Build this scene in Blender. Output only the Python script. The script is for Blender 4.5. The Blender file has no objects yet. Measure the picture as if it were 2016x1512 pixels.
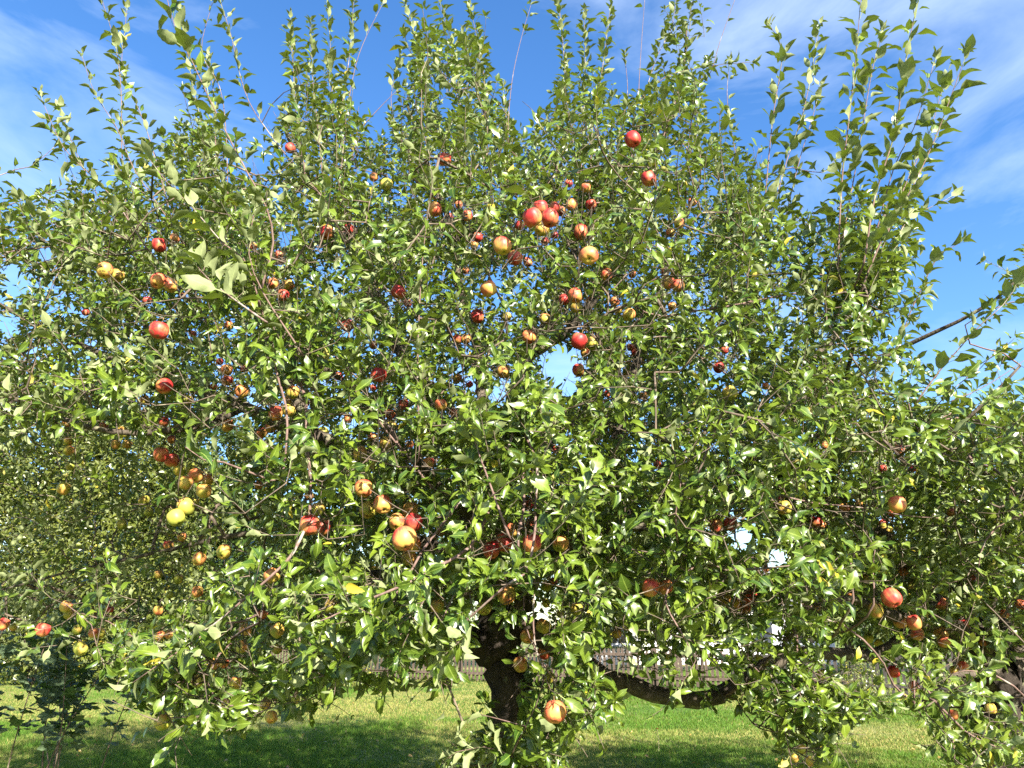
import bpy, math, random
import numpy as np
from mathutils import Matrix, Vector

RNG = np.random.default_rng(7)
random.seed(7)
SC = bpy.context.scene
COL = SC.collection
rad = math.radians

# ------------------------------------------------------------------ camera
EYE = np.array([0.0, 0.0, 1.6])
PITCH = rad(18.5)
FPX = 1456.0
cam = bpy.data.cameras.new('camera')
cam.sensor_width = 36.0
cam.lens = FPX / 2016 * 36
cam.clip_end = 600
cam.clip_start = 0.05
camo = bpy.data.objects.new('camera', cam)
COL.objects.link(camo)
camo.location = EYE
camo.rotation_euler = (math.pi / 2 + PITCH, 0, 0)
SC.camera = camo

# ------------------------------------------------------------------ sky, sun, exposure
SUN_EL, SUN_AZ = rad(31), rad(27)      # azimuth: how far to the right of straight behind the camera
SUN = np.array([math.cos(SUN_EL) * math.sin(SUN_AZ), -math.cos(SUN_EL) * math.cos(SUN_AZ), math.sin(SUN_EL)])
w = bpy.data.worlds.new('World'); SC.world = w; w.use_nodes = True
nt = w.node_tree; nt.nodes.clear()
N = nt.nodes.new; L = nt.links.new
out = N('ShaderNodeOutputWorld'); bg = N('ShaderNodeBackground'); sky = N('ShaderNodeTexSky')
sky.sky_type = 'NISHITA'; sky.sun_disc = False
sky.sun_elevation = SUN_EL; sky.sun_rotation = math.pi - SUN_AZ
sky.altitude = 100; sky.air_density = 1.0; sky.dust_density = 0.8; sky.ozone_density = 1.6
hs = N('ShaderNodeHueSaturation'); hs.inputs['Hue'].default_value = 0.506; hs.inputs['Saturation'].default_value = 1.3; hs.inputs['Value'].default_value = 1.16
L(sky.outputs[0], hs.inputs['Color'])
tc = N('ShaderNodeTexCoord'); mp = N('ShaderNodeMapping')
mp.inputs['Rotation'].default_value = (0.25, 0.5, 0.35); mp.inputs['Scale'].default_value = (1.5, 1.5, 4.6); mp.inputs['Location'].default_value = (0.35, 0.1, 0.2)
L(tc.outputs['Generated'], mp.inputs[0])
n1 = N('ShaderNodeTexNoise'); n1.inputs['Scale'].default_value = 1.5; n1.inputs['Detail'].default_value = 12
n1.inputs['Roughness'].default_value = 0.58; n1.inputs['Distortion'].default_value = 0.5
L(mp.outputs[0], n1.inputs['Vector'])
cr = N('ShaderNodeValToRGB'); cr.color_ramp.elements[0].position = 0.45; cr.color_ramp.elements[1].position = 0.82
L(n1.outputs['Fac'], cr.inputs[0])
mm = N('ShaderNodeMath'); mm.operation = 'MULTIPLY'; mm.inputs[1].default_value = 0.52
L(cr.outputs[0], mm.inputs[0])
mx = N('ShaderNodeMix'); mx.data_type = 'RGBA'
L(mm.outputs[0], mx.inputs['Factor']); L(hs.outputs[0], mx.inputs[6]); mx.inputs[7].default_value = (5.2, 6.0, 7.0, 1)
L(mx.outputs[2], bg.inputs[0]); bg.inputs[1].default_value = 0.07
L(bg.outputs[0], out.inputs[0])
sl = bpy.data.lights.new('sun', 'SUN'); sl.energy = 5.0; sl.angle = rad(0.53); sl.color = (1.0, 0.94, 0.82)
so = bpy.data.objects.new('sun', sl); COL.objects.link(so)
so.rotation_euler = Vector(SUN).to_track_quat('Z', 'Y').to_euler(); so.location = (3, -6, 12)
vs = SC.view_settings
vs.view_transform = 'Standard'; vs.look = 'None'; vs.gamma = 1.0; vs.use_curve_mapping = False
vs.exposure = 2.1
SC.cycles.use_denoising = False; SC.cycles.max_bounces = 6; SC.cycles.diffuse_bounces = 2; SC.cycles.glossy_bounces = 2
SC.cycles.transmission_bounces = 4; SC.cycles.transparent_max_bounces = 4
SC.cycles.caustics_reflective = False; SC.cycles.caustics_refractive = False

# ------------------------------------------------------------------ helpers
CP, SP = math.cos(PITCH), math.sin(PITCH)
def P(px, py, Y):
    """the place at distance Y in front of the camera's foot that lies in the direction of photo point (px, py)"""
    x = (px - 1008) / FPX; y = (756 - py) / FPX
    d = np.array([x, CP - y * SP, SP + y * CP])
    return EYE + d * (Y / d[1])
def Pa(px, py, Y):
    px = np.asarray(px, float); py = np.asarray(py, float); Y = np.asarray(Y, float)
    x = (px - 1008) / FPX; y = (756 - py) / FPX
    d = np.stack([x, CP - y * SP, SP + y * CP], -1)
    return EYE + d * (Y / d[..., 1])[..., None]
def project(p):
    q = p - EYE
    f = q[..., 1] * CP + q[..., 2] * SP
    u = -q[..., 1] * SP + q[..., 2] * CP
    return 1008 + FPX * q[..., 0] / f, 756 - FPX * u / f, f
def G(px, py):
    x = (px - 1008) / FPX; y = (756 - py) / FPX
    d = np.array([x, CP - y * SP, SP + y * CP])
    return EYE + d * (-EYE[2] / d[2])
def inside(px, py, poly):
    poly = np.asarray(poly, float); c = np.zeros(len(px), bool); n = len(poly); j = n - 1
    for i in range(n):
        xi, yi = poly[i]; xj, yj = poly[j]
        with np.errstate(divide='ignore', invalid='ignore'):
            c ^= ((yi > py) != (yj > py)) & (px < (xj - xi) * (py - yi) / (yj - yi + 1e-12) + xi)
        j = i
    return c
def unit(v): return v / np.maximum(np.linalg.norm(v, axis=-1, keepdims=True), 1e-9)

def empty(name, loc, label, cat, group=None):
    o = bpy.data.objects.new(name, None); COL.objects.link(o); o.location = loc
    o['label'] = label; o['category'] = cat
    if group: o['group'] = group
    return o
def link(name, me, parent=None, kind=None, label=None):
    o = bpy.data.objects.new(name, me); COL.objects.link(o)
    if parent is not None:
        o.parent = parent; o.location = -parent.location
    if kind: o['kind'] = kind
    if label: o['label'] = label
    return o
def tri_mesh(name, V, F, mat, tint=None, smooth=True):
    me = bpy.data.meshes.new(name)
    V = np.ascontiguousarray(V, np.float32).reshape(-1, 3); F = np.ascontiguousarray(F, np.int32).reshape(-1, 3)
    me.vertices.add(len(V)); me.vertices.foreach_set('co', V.ravel())
    me.loops.add(len(F) * 3); me.loops.foreach_set('vertex_index', F.ravel())
    me.polygons.add(len(F)); me.polygons.foreach_set('loop_start', np.arange(0, len(F) * 3, 3, dtype=np.int32))
    me.polygons.foreach_set('use_smooth', np.full(len(F), smooth))
    me.update(calc_edges=True)
    if tint is not None:
        a = me.attributes.new('tint', 'FLOAT_COLOR', 'POINT')
        a.data.foreach_set('color', np.ascontiguousarray(tint, np.float32).ravel())
    if mat: me.materials.append(mat)
    return me

# tubes ---------------------------------------------------------------
def tube(P_, R_, sides=6, rough=0.0, rng=None):
    P_ = np.asarray(P_, float); R_ = np.asarray(R_, float); n = len(P_)
    T = np.gradient(P_, axis=0); T = unit(T)
    ref = np.array([0.3, 0.9, 0.1]) if abs(T[:, 2]).mean() > .6 else np.array([0., 0., 1.])
    U = unit(np.cross(T, ref)); W = np.cross(T, U)
    a = np.arange(sides) * 2 * math.pi / sides
    rr = R_[:, None] * np.ones((1, sides))
    if rough and rng is not None: rr = rr * (1 + rough * rng.normal(size=(n, sides)).clip(-1.6, 1.6))
    V = P_[:, None, :] + rr[..., None] * (np.cos(a)[None, :, None] * U[:, None, :] + np.sin(a)[None, :, None] * W[:, None, :])
    V = V.reshape(-1, 3)
    i = np.arange(n - 1)[:, None] * sides; j = np.arange(sides)[None, :]; k = (j + 1) % sides
    A = i + j; B = i + k; C = i + sides + k; D = i + sides + j
    F = np.concatenate([np.stack([A, B, C], -1).reshape(-1, 3), np.stack([A, C, D], -1).reshape(-1, 3)])
    cap = np.array([[(n - 1) * sides, (n - 1) * sides + q, (n - 1) * sides + q + 1] for q in range(1, sides - 1)])
    F = np.concatenate([F, cap])
    return V, F
def merge(parts):
    Vs, Fs, o = [], [], 0
    for V, F in parts:
        Vs.append(V); Fs.append(F + o); o += len(V)
    return np.concatenate(Vs), np.concatenate(Fs)
def smooth_line(pts, step):
    """Catmull-Rom through the points"""
    pts = np.asarray(pts, float)
    q = np.vstack([2 * pts[0] - pts[1], pts, 2 * pts[-1] - pts[-2]])
    out_ = []; par = []
    for i in range(1, len(q) - 2):
        L_ = np.linalg.norm(q[i + 1][:3] - q[i][:3]); m = max(1, int(round(L_ / step)))
        for t in np.arange(m) / m:
            a, b, c, d = q[i - 1], q[i], q[i + 1], q[i + 2]
            out_.append(.5 * ((2 * b) + (c - a) * t + (2 * a - 5 * b + 4 * c - d) * t * t + (3 * b - a - 3 * c + d) * t ** 3)); par.append(i - 1 + t)
    out_.append(pts[-1]); par.append(len(pts) - 1)
    return np.array(out_), np.array(par)

# boxes ---------------------------------------------------------------
BV = np.array([[x, y, z] for x in (-.5, .5) for y in (-.5, .5) for z in (-.5, .5)])
BF = np.array([[0, 1, 3], [0, 3, 2], [4, 6, 7], [4, 7, 5], [0, 4, 5], [0, 5, 1], [2, 3, 7], [2, 7, 6], [0, 2, 6], [0, 6, 4], [1, 5, 7], [1, 7, 3]])
def box(c, s, ang=0.0):
    V = BV * np.asarray(s); ca, sa = math.cos(ang), math.sin(ang)
    V = np.stack([V[:, 0] * ca - V[:, 1] * sa, V[:, 0] * sa + V[:, 1] * ca, V[:, 2]], -1)
    return V + np.asarray(c), BF

# ------------------------------------------------------------------ materials
def mat(name):
    m = bpy.data.materials.new(name); m.use_nodes = True; t = m.node_tree; t.nodes.clear()
    o = t.nodes.new('ShaderNodeOutputMaterial'); return m, t, o
def leaf_mat(name, up_a, up_b, under, yellow=(0.42, 0.33, 0.03), rough=0.36, trans=0.16, veins=True, spec=.5):
    m, t, o = mat(name); N = t.nodes.new; L = t.links.new
    at = N('ShaderNodeAttribute'); at.attribute_name = 'tint'
    sp = N('ShaderNodeSeparateColor'); L(at.outputs['Color'], sp.inputs[0])
    def mix(f, a, b):
        x = N('ShaderNodeMix'); x.data_type = 'RGBA'
        for k, v in ((0, f), (6, a), (7, b)):
            if hasattr(v, 'links'): L(v, x.inputs[k])
            else: x.inputs[k].default_value = v if k == 0 else (*v, 1)
        return x.outputs[2]
    up = mix(sp.outputs[0], up_a, up_b)
    ns = N('ShaderNodeTexNoise'); ns.inputs['Scale'].default_value = 55; ns.inputs['Detail'].default_value = 3
    g = N('ShaderNodeNewGeometry'); L(g.outputs['Position'], ns.inputs['Vector'])
    hv = N('ShaderNodeHueSaturation'); mr = N('ShaderNodeMapRange'); L(ns.outputs['Fac'], mr.inputs[0])
    mr.inputs[3].default_value = .78; mr.inputs[4].default_value = 1.22; L(mr.outputs[0], hv.inputs['Value']); L(up, hv.inputs['Color'])
    up = hv.outputs[0]
    if veins:
        # midrib and side veins: blue = across the blade 0..1, alpha = along it
        lt = N('ShaderNodeMath'); lt.operation = 'LESS_THAN'; L(sp.outputs[2], lt.inputs[0]); lt.inputs[1].default_value = .09
        m1 = N('ShaderNodeMath'); m1.operation = 'MULTIPLY_ADD'; L(at.outputs['Alpha'], m1.inputs[0]); m1.inputs[1].default_value = 9.0
        m2 = N('ShaderNodeMath'); m2.operation = 'MULTIPLY'; L(sp.outputs[2], m2.inputs[0]); m2.inputs[1].default_value = -1.6; L(m2.outputs[0], m1.inputs[2])
        fr = N('ShaderNodeMath'); fr.operation = 'FRACT'; L(m1.outputs[0], fr.inputs[0])
        v2 = N('ShaderNodeMath'); v2.operation = 'LESS_THAN'; L(fr.outputs[0], v2.inputs[0]); v2.inputs[1].default_value = .13
        v3 = N('ShaderNodeMath'); v3.operation = 'MULTIPLY'; L(v2.outputs[0], v3.inputs[0]); v3.inputs[1].default_value = .3
        mxv = N('ShaderNodeMath'); mxv.operation = 'MAXIMUM'; L(lt.outputs[0], mxv.inputs[0]); L(v3.outputs[0], mxv.inputs[1])
        m4 = N('ShaderNodeMath'); m4.operation = 'MULTIPLY'; L(mxv.outputs[0], m4.inputs[0]); m4.inputs[1].default_value = .65
        up = mix(m4.outputs[0], up, tuple(min(1, c * 1.6 + .03) for c in up_b))
    if veins: under_ = mix(m4.outputs[0], under, tuple(min(1, c * 1.35) for c in under)); hu = N('ShaderNodeHueSaturation'); L(mr.outputs[0], hu.inputs['Value']); L(under_, hu.inputs['Color']); under_ = hu.outputs[0]
    else: under_ = under
    up = mix(sp.outputs[1], up, yellow)
    un = mix(sp.outputs[1], under_, tuple(.75 * a + .25 * b for a, b in zip(yellow, under)))
    c = mix(g.outputs['Backfacing'], up, un)
    pr = N('ShaderNodeBsdfPrincipled'); L(c, pr.inputs['Base Color'])
    rg = N('ShaderNodeMix'); L(g.outputs['Backfacing'], rg.inputs[0]); rg.inputs[2].default_value = rough; rg.inputs[3].default_value = .75
    L(rg.outputs[0], pr.inputs['Roughness']); pr.inputs['Specular IOR Level'].default_value = spec
    tr = N('ShaderNodeBsdfTranslucent'); tcol = mix(.5, up, (0.30, 0.42, 0.03)); L(tcol, tr.inputs[0])
    ms = N('ShaderNodeMixShader'); ms.inputs[0].default_value = trans; L(pr.outputs[0], ms.inputs[1]); L(tr.outputs[0], ms.inputs[2])
    L(ms.outputs[0], o.inputs[0]); return m
M_LEAF = leaf_mat('apple leaf', (0.024, 0.056, 0.006), (0.112, 0.155, 0.012), (0.175, 0.205, 0.085))
M_LEAF2 = leaf_mat('paler apple leaf', (0.04, 0.075, 0.010), (0.128, 0.168, 0.020), (0.195, 0.23, 0.10))
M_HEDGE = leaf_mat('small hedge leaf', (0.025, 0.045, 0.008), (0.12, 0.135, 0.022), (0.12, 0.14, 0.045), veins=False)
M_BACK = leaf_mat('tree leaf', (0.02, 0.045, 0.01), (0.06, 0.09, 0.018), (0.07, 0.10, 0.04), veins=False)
M_DARK = leaf_mat('dark glossy leaf', (0.015, 0.045, 0.012), (0.04, 0.085, 0.025), (0.07, 0.11, 0.05), veins=True, trans=.15)
M_GRASS = leaf_mat('grass blade', (0.05, 0.11, 0.010), (0.11, 0.175, 0.018), (0.06, 0.13, 0.012), yellow=(0.27, 0.235, 0.075), veins=False, rough=.6, spec=.25, trans=.3)

def bark_mat(name, c1, c2, c3, scale=30, bump=.6, stretch=(1, 1, .25), lichen=.6):
    m, t, o = mat(name); N = t.nodes.new; L = t.links.new
    g = N('ShaderNodeTexCoord'); mp = N('ShaderNodeMapping'); mp.inputs['Scale'].default_value = stretch; L(g.outputs['Object'], mp.inputs[0])
    a = N('ShaderNodeTexNoise'); a.inputs['Scale'].default_value = scale; a.inputs['Detail'].default_value = 8; a.inputs['Roughness'].default_value = .7; L(mp.outputs[0], a.inputs[0])
    r = N('ShaderNodeValToRGB'); r.color_ramp.elements[0].position = .32; r.color_ramp.elements[1].position = .68
    r.color_ramp.elements[0].color = (*c1, 1); r.color_ramp.elements[1].color = (*c2, 1); L(a.outputs['Fac'], r.inputs[0])
    b = N('ShaderNodeTexNoise'); b.inputs['Scale'].default_value = 9; b.inputs['Detail'].default_value = 5; L(g.outputs['Object'], b.inputs[0])
    r2 = N('ShaderNodeValToRGB'); r2.color_ramp.elements[0].position = lichen; r2.color_ramp.elements[1].position = lichen + .06; L(b.outputs['Fac'], r2.inputs[0])
    x = N('ShaderNodeMix'); x.data_type = 'RGBA'; L(r2.outputs[0], x.inputs[0]); L(r.outputs[0], x.inputs[6]); x.inputs[7].default_value = (*c3, 1)
    p = N('ShaderNodeBsdfPrincipled'); L(x.outputs[2], p.inputs['Base Color']); p.inputs['Roughness'].default_value = .85; p.inputs['Specular IOR Level'].default_value = .25
    if bump:
        bm = N('ShaderNodeBump'); bm.inputs['Strength'].default_value = bump; bm.inputs['Distance'].default_value = .02
        L(a.outputs['Fac'], bm.inputs['Height']); L(bm.outputs[0], p.inputs['Normal'])
    L(p.outputs[0], o.inputs[0]); return m
M_TRUNK = bark_mat('old apple bark', (0.012, 0.009, 0.007), (0.055, 0.042, 0.032), (0.09, 0.09, 0.055), 34, 1.0, lichen=.60)
M_LIMB = bark_mat('limb bark', (0.025, 0.019, 0.014), (0.11, 0.088, 0.064), (0.19, 0.18, 0.11), 40, .7, lichen=.58)
M_TWIG = bark_mat('twig bark', (0.045, 0.040, 0.030), (0.16, 0.115, 0.085), (0.22, 0.19, 0.13), 40, 0, lichen=.62)
M_SHOOT = bark_mat('young shoot bark', (0.085, 0.050, 0.042), (0.18, 0.12, 0.10), (0.25, 0.21, 0.18), 60, 0, lichen=.58)
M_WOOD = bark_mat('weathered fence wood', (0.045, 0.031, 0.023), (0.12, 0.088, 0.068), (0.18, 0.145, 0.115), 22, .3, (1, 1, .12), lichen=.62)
M_WOOD_SHADE = bark_mat('shaded fence wood', (0.035, 0.03, 0.028), (0.09, 0.075, 0.065), (0.12, 0.12, 0.11), 22, .3, (1, 1, .12), lichen=.62)  # same fence where it lies in shade, the shade put into darker wood
def plain(name, c, rough=.7, spec=.3, noise=.12, sc=6):
    m, t, o = mat(name); N = t.nodes.new; L = t.links.new
    g = N('ShaderNodeTexCoord'); a = N('ShaderNodeTexNoise'); a.inputs['Scale'].default_value = sc; a.inputs['Detail'].default_value = 6; L(g.outputs['Object'], a.inputs[0])
    r = N('ShaderNodeValToRGB'); r.color_ramp.elements[0].position = .3; r.color_ramp.elements[1].position = .7
    r.color_ramp.elements[0].color = (*[v * (1 - noise) for v in c], 1); r.color_ramp.elements[1].color = (*[min(1, v * (1 + noise)) for v in c], 1)
    L(a.outputs['Fac'], r.inputs[0]); p = N('ShaderNodeBsdfPrincipled'); L(r.outputs[0], p.inputs['Base Color'])
    p.inputs['Roughness'].default_value = rough; p.inputs['Specular IOR Level'].default_value = spec; L(p.outputs[0], o.inputs[0]); return m
M_WALL = plain('white render', (0.58, 0.58, 0.60)); M_ROOF = plain('grey roof tile', (0.13, 0.13, 0.14), .7, .3, .3, 3)
M_GLASS = plain('window glass', (0.03, 0.035, 0.045), .08, .6); M_CALYX = plain('dry calyx', (0.045, 0.03, 0.018), .9)
M_STALK = plain('apple stalk', (0.16, 0.11, 0.05), .7); M_PETAL = plain('orange petal', (0.65, 0.16, 0.03)); M_STRAW = plain('pale stalk', (0.32, 0.30, 0.15))

def apple_mat():
    m, t, o = mat('apple skin'); N = t.nodes.new; L = t.links.new
    def math_(op, a, b=None, c=None):
        x = N('ShaderNodeMath'); x.operation = op
        for k, v in enumerate((a, b, c)):
            if v is None: continue
            if hasattr(v, 'links'): L(v, x.inputs[k])
            else: x.inputs[k].default_value = v
        return x.outputs[0]
    tcn = N('ShaderNodeTexCoord'); oi = N('ShaderNodeObjectInfo'); s = N('ShaderNodeSeparateXYZ'); L(tcn.outputs['Object'], s.inputs[0])
    sc_ = N('ShaderNodeSeparateColor'); L(oi.outputs['Color'], sc_.inputs[0]); red = sc_.outputs[0]
    ang = math_('ARCTAN2', s.outputs[1], s.outputs[0])
    cx = N('ShaderNodeCombineXYZ'); L(math_('MULTIPLY', ang, 6.0), cx.inputs[0]); L(math_('MULTIPLY', s.outputs[2], .5), cx.inputs[1]); L(math_('MULTIPLY', oi.outputs['Random'], 40), cx.inputs[2])
    st = N('ShaderNodeTexNoise'); st.inputs['Scale'].default_value = 1.5; st.inputs['Detail'].default_value = 5; st.inputs['Roughness'].default_value = .7; L(cx.outputs[0], st.inputs[0])
    of = N('ShaderNodeVectorMath'); of.operation = 'ADD'; L(tcn.outputs['Object'], of.inputs[0]); cb = N('ShaderNodeCombineXYZ')
    L(math_('MULTIPLY', oi.outputs['Random'], 31), cb.inputs[0]); L(cb.outputs[0], of.inputs[1])
    bl = N('ShaderNodeTexNoise'); bl.inputs['Scale'].default_value = .8; bl.inputs['Detail'].default_value = 2; L(of.outputs[0], bl.inputs[0])
    f = math_('ADD', math_('MULTIPLY', red, 1.02), math_('MULTIPLY', math_('SUBTRACT', bl.outputs['Fac'], .5), 1.5))
    f = math_('ADD', f, math_('MULTIPLY', math_('SUBTRACT', st.outputs['Fac'], .5), .7))
    f = math_('ADD', f, math_('MULTIPLY', s.outputs[2], .12))
    f = math_('SUBTRACT', f, .05)
    r = N('ShaderNodeValToRGB'); e = r.color_ramp.elements
    e[0].position = 0; e[0].color = (0.27, 0.29, 0.045, 1); e[1].position = 1; e[1].color = (0.30, 0.018, 0.018, 1)
    for p_, c_ in ((.22, (0.42, 0.32, 0.055)), (.45, (0.47, 0.24, 0.065)), (.68, (0.45, 0.13, 0.055)), (.86, (0.40, 0.055, 0.038))):
        q = e.new(p_); q.color = (*c_, 1)
    L(f, r.inputs[0])
    vo = N('ShaderNodeTexVoronoi'); vo.inputs['Scale'].default_value = 9; L(of.outputs[0], vo.inputs[0])
    fl = math_('LESS_THAN', vo.outputs['Distance'], .07)
    x = N('ShaderNodeMix'); x.data_type = 'RGBA'; L(math_('MULTIPLY', fl, .45), x.inputs[0]); L(r.outputs[0], x.inputs[6]); x.inputs[7].default_value = (.66, .5, .26, 1)
    # brown russet by the stalk and bruises
    ru = N('ShaderNodeTexNoise'); ru.inputs['Scale'].default_value = 2.3; ru.inputs['Detail'].default_value = 4; L(of.outputs[0], ru.inputs[0])
    rr = math_('MULTIPLY', math_('GREATER_THAN', math_('ADD', ru.outputs['Fac'], math_('MULTIPLY', sc_.outputs[1], .3)), .86), .8)
    y = N('ShaderNodeMix'); y.data_type = 'RGBA'; L(rr, y.inputs[0]); L(x.outputs[2], y.inputs[6]); y.inputs[7].default_value = (.12, .055, .02, 1)
    p = N('ShaderNodeBsdfPrincipled'); L(y.outputs[2], p.inputs['Base Color']); p.inputs['Roughness'].default_value = .48
    p.inputs['Specular IOR Level'].default_value = .35; p.inputs['Subsurface Weight'].default_value = 0.0
    L(p.outputs[0], o.inputs[0]); return m
M_APPLE = apple_mat()

def ground_mat():
    m, t, o = mat('lawn soil and thatch'); N = t.nodes.new; L = t.links.new
    g = N('ShaderNodeTexCoord'); a = N('ShaderNodeTexNoise'); a.inputs['Scale'].default_value = .45; a.inputs['Detail'].default_value = 8; L(g.outputs['Object'], a.inputs[0])
    b = N('ShaderNodeTexNoise'); b.inputs['Scale'].default_value = 25; b.inputs['Detail'].default_value = 6; L(g.outputs['Object'], b.inputs[0])
    r = N('ShaderNodeValToRGB'); e = r.color_ramp.elements; e[0].position = .42; e[0].color = (0.07, 0.12, 0.022, 1); e[1].position = .62; e[1].color = (0.24, 0.22, 0.08, 1); L(a.outputs['Fac'], r.inputs[0])
    r2 = N('ShaderNodeValToRGB'); e = r2.color_ramp.elements; e[0].position = .3; e[0].color = (.5, .5, .5, 1); e[1].position = .7; e[1].color = (1.3, 1.3, 1.3, 1); L(b.outputs['Fac'], r2.inputs[0])
    x = N('ShaderNodeMix'); x.data_type = 'RGBA'; x.blend_type = 'MULTIPLY'; x.inputs[0].default_value = 1; L(r.outputs[0], x.inputs[6]); L(r2.outputs[0], x.inputs[7])
    p = N('ShaderNodeBsdfPrincipled'); L(x.outputs[2], p.inputs['Base Color']); p.inputs['Roughness'].default_value = .9; p.inputs['Specular IOR Level'].default_value = .1
    L(p.outputs[0], o.inputs[0]); return m
M_GROUND = ground_mat()

# ------------------------------------------------------------------ ground and grass
gx = np.concatenate([[-200, -80], np.linspace(-40, 40, 60), [80, 200]]); gy = np.concatenate([[-200, -60, -20], np.linspace(-6, 45, 50), [90, 250]])
XX, YY = np.meshgrid(gx, gy); ZZ = 0.012 * np.sin(XX * 1.3 + .5) * np.cos(YY * .9) + .010 * np.sin(XX * .6 + YY * .7)
V = np.stack([XX, YY, ZZ], -1).reshape(-1, 3); nx = len(gx)
i, j = np.meshgrid(np.arange(len(gy) - 1), np.arange(nx - 1), indexing='ij'); A = (i * nx + j).ravel()
F = np.concatenate([np.stack([A, A + 1, A + nx + 1], -1), np.stack([A, A + nx + 1, A + nx], -1)])
link('ground', tri_mesh('ground', V, F, M_GROUND), kind='structure')

def vnoise(x, y, s, seed=0):
    r = np.random.default_rng(seed).random((64, 64)); x = x / s + 100; y = y / s + 100
    xi = np.floor(x).astype(int); yi = np.floor(y).astype(int); fx = x - xi; fy = y - yi
    fx = fx * fx * (3 - 2 * fx); fy = fy * fy * (3 - 2 * fy); q = lambda a, b: r[a % 64, b % 64]
    return (q(xi, yi) * (1 - fx) + q(xi + 1, yi) * fx) * (1 - fy) + (q(xi, yi + 1) * (1 - fx) + q(xi + 1, yi + 1) * fx) * fy
def dry(x, y):
    n = .55 * vnoise(x, y, 3.2, 1) + .3 * vnoise(x, y, 1.1, 2) + .15 * vnoise(x, y, .35, 3)
    return np.clip((n - .52 + .16 * np.exp(-((y - 20) / 5) ** 2)) * 5, 0, 1)
def grass(n):
    u = RNG.random(n); Y = 1 / (1 / 7.5 + u * (1 / 34.0 - 1 / 7.5)); X = (RNG.random(n) * 2 - 1) * (0.74 * Y + .6)
    # clumps
    X += RNG.normal(size=n) * .02
    d = dry(X, Y); t = .6 * vnoise(X, Y, .9, 5) + .4 * vnoise(X, Y, .25, 6)
    h = (.022 + .05 * t * (1 - .6 * d)) * (0.7 + .6 * RNG.random(n)) * np.clip(.7 + Y / 40, 0, 1.5)
    tall = RNG.random(n) < .012; h[tall] *= 2.4
    wd = .0035 + .00042 * Y
    a = RNG.random(n) * 2 * math.pi; lean = np.stack([np.cos(a), np.sin(a)], -1) * (h * (.2 + .7 * RNG.random(n)))[:, None]
    b = RNG.random(n) * math.pi; sx = np.cos(b) * wd; sy = np.sin(b) * wd
    base = np.stack([X, Y, np.zeros(n) + .0], -1)
    V = np.stack([base + np.stack([sx, sy, 0 * sx], -1), base - np.stack([sx, sy, 0 * sx], -1),
                  base + np.stack([lean[:, 0], lean[:, 1], h], -1)], 1)
    F = np.arange(3 * n).reshape(-1, 3)
    yl = np.clip(d * .9 * (RNG.random(n) < .75) + (RNG.random(n) < .06) * .7, 0, 1)
    tn = np.stack([np.clip(RNG.random(n) * .6 + .4 * t, 0, 1), yl, np.full(n, .5), np.full(n, .5)], -1)
    return V.reshape(-1, 3), F, np.repeat(tn, 3, axis=0)
V, F, T = grass(430000)
go = link('grass', tri_mesh('grass', V, F, M_GRASS, T, smooth=False), kind='stuff')
go['label'] = 'short green and straw coloured grass blades of the lawn'; go['category'] = 'grass'

# ------------------------------------------------------------------ leaves
def leaf_template(stations, fold, curl, twist, wave, seed, wmax=.29, petiole=True):
    r = np.random.default_rng(seed)
    ts = np.linspace(0, 1, stations + 2); ang = 0.0
    y = [0.0]; z = [0.0]
    for k in range(1, len(ts)):
        dt = ts[k] - ts[k - 1]; ang = -curl * ts[k]; y.append(y[-1] + dt * math.cos(ang)); z.append(z[-1] + dt * math.sin(ang))
    V = [(0, 0, 0)]; T = [(0, 0)]; F = []
    for k in range(1, stations + 1):
        t = ts[k]; wdt = wmax * (math.sin(math.pi * t ** .85) ** .8) * (1 + .08 * r.normal())
        tw = twist * t; fo = fold * (1 + .2 * r.normal())
        V.append((0, y[k], z[k])); T.append((0, t)); wdt *= 1.04 if k % 2 else .96
        for s in (-1, 1):
            x_ = s * wdt * math.cos(fo); zz = wdt * math.sin(fo) + wave * r.normal() * .05
            V.append((x_ * math.cos(tw) - zz * math.sin(tw), y[k] - .02, z[k] + x_ * math.sin(tw) + zz * math.cos(tw))); T.append((1, t))
    V.append((0, y[-1], z[-1])); T.append((0, 1)); last = len(V) - 1
    c = lambda k: 1 + 3 * (k - 1); l = lambda k: 2 + 3 * (k - 1); rr = lambda k: 3 + 3 * (k - 1)
    F += [(0, c(1), l(1)), (0, rr(1), c(1))]
    for k in range(1, stations):
        F += [(c(k), c(k + 1), l(k + 1)), (c(k), l(k + 1), l(k)), (c(k), rr(k), rr(k + 1)), (c(k), rr(k + 1), c(k + 1))]
    F += [(c(stations), last, l(stations)), (c(stations), rr(stations), last)]
    if petiole:
        b = len(V); w_ = .018
        V += [(-w_, .02, 0), (w_, .02, 0), (w_ * .8, -.30, -.05), (-w_ * .8, -.30, -.05)]; T += [(0, 0)] * 4; F += [(b, b + 2, b + 1), (b, b + 3, b + 2)]
    return np.array(V, float), np.array(F), np.array(T, float)
HI = [leaf_template(4, f, c, t, w_, s, wm) for s, (f, c, t, w_, wm) in enumerate([(.35, .5, .2, 1.0, .27), (.6, .9, -.3, 1.2, .25), (.2, .35, .1, .9, .29), (.75, .6, .4, 1.4, .26), (.45, 1.3, 0, 1.0, .27), (.3, -.3, -.2, 1.1, .24), (.9, .45, .5, 1.2, .29), (.5, .8, -.6, 1.6, .23)])]
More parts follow.
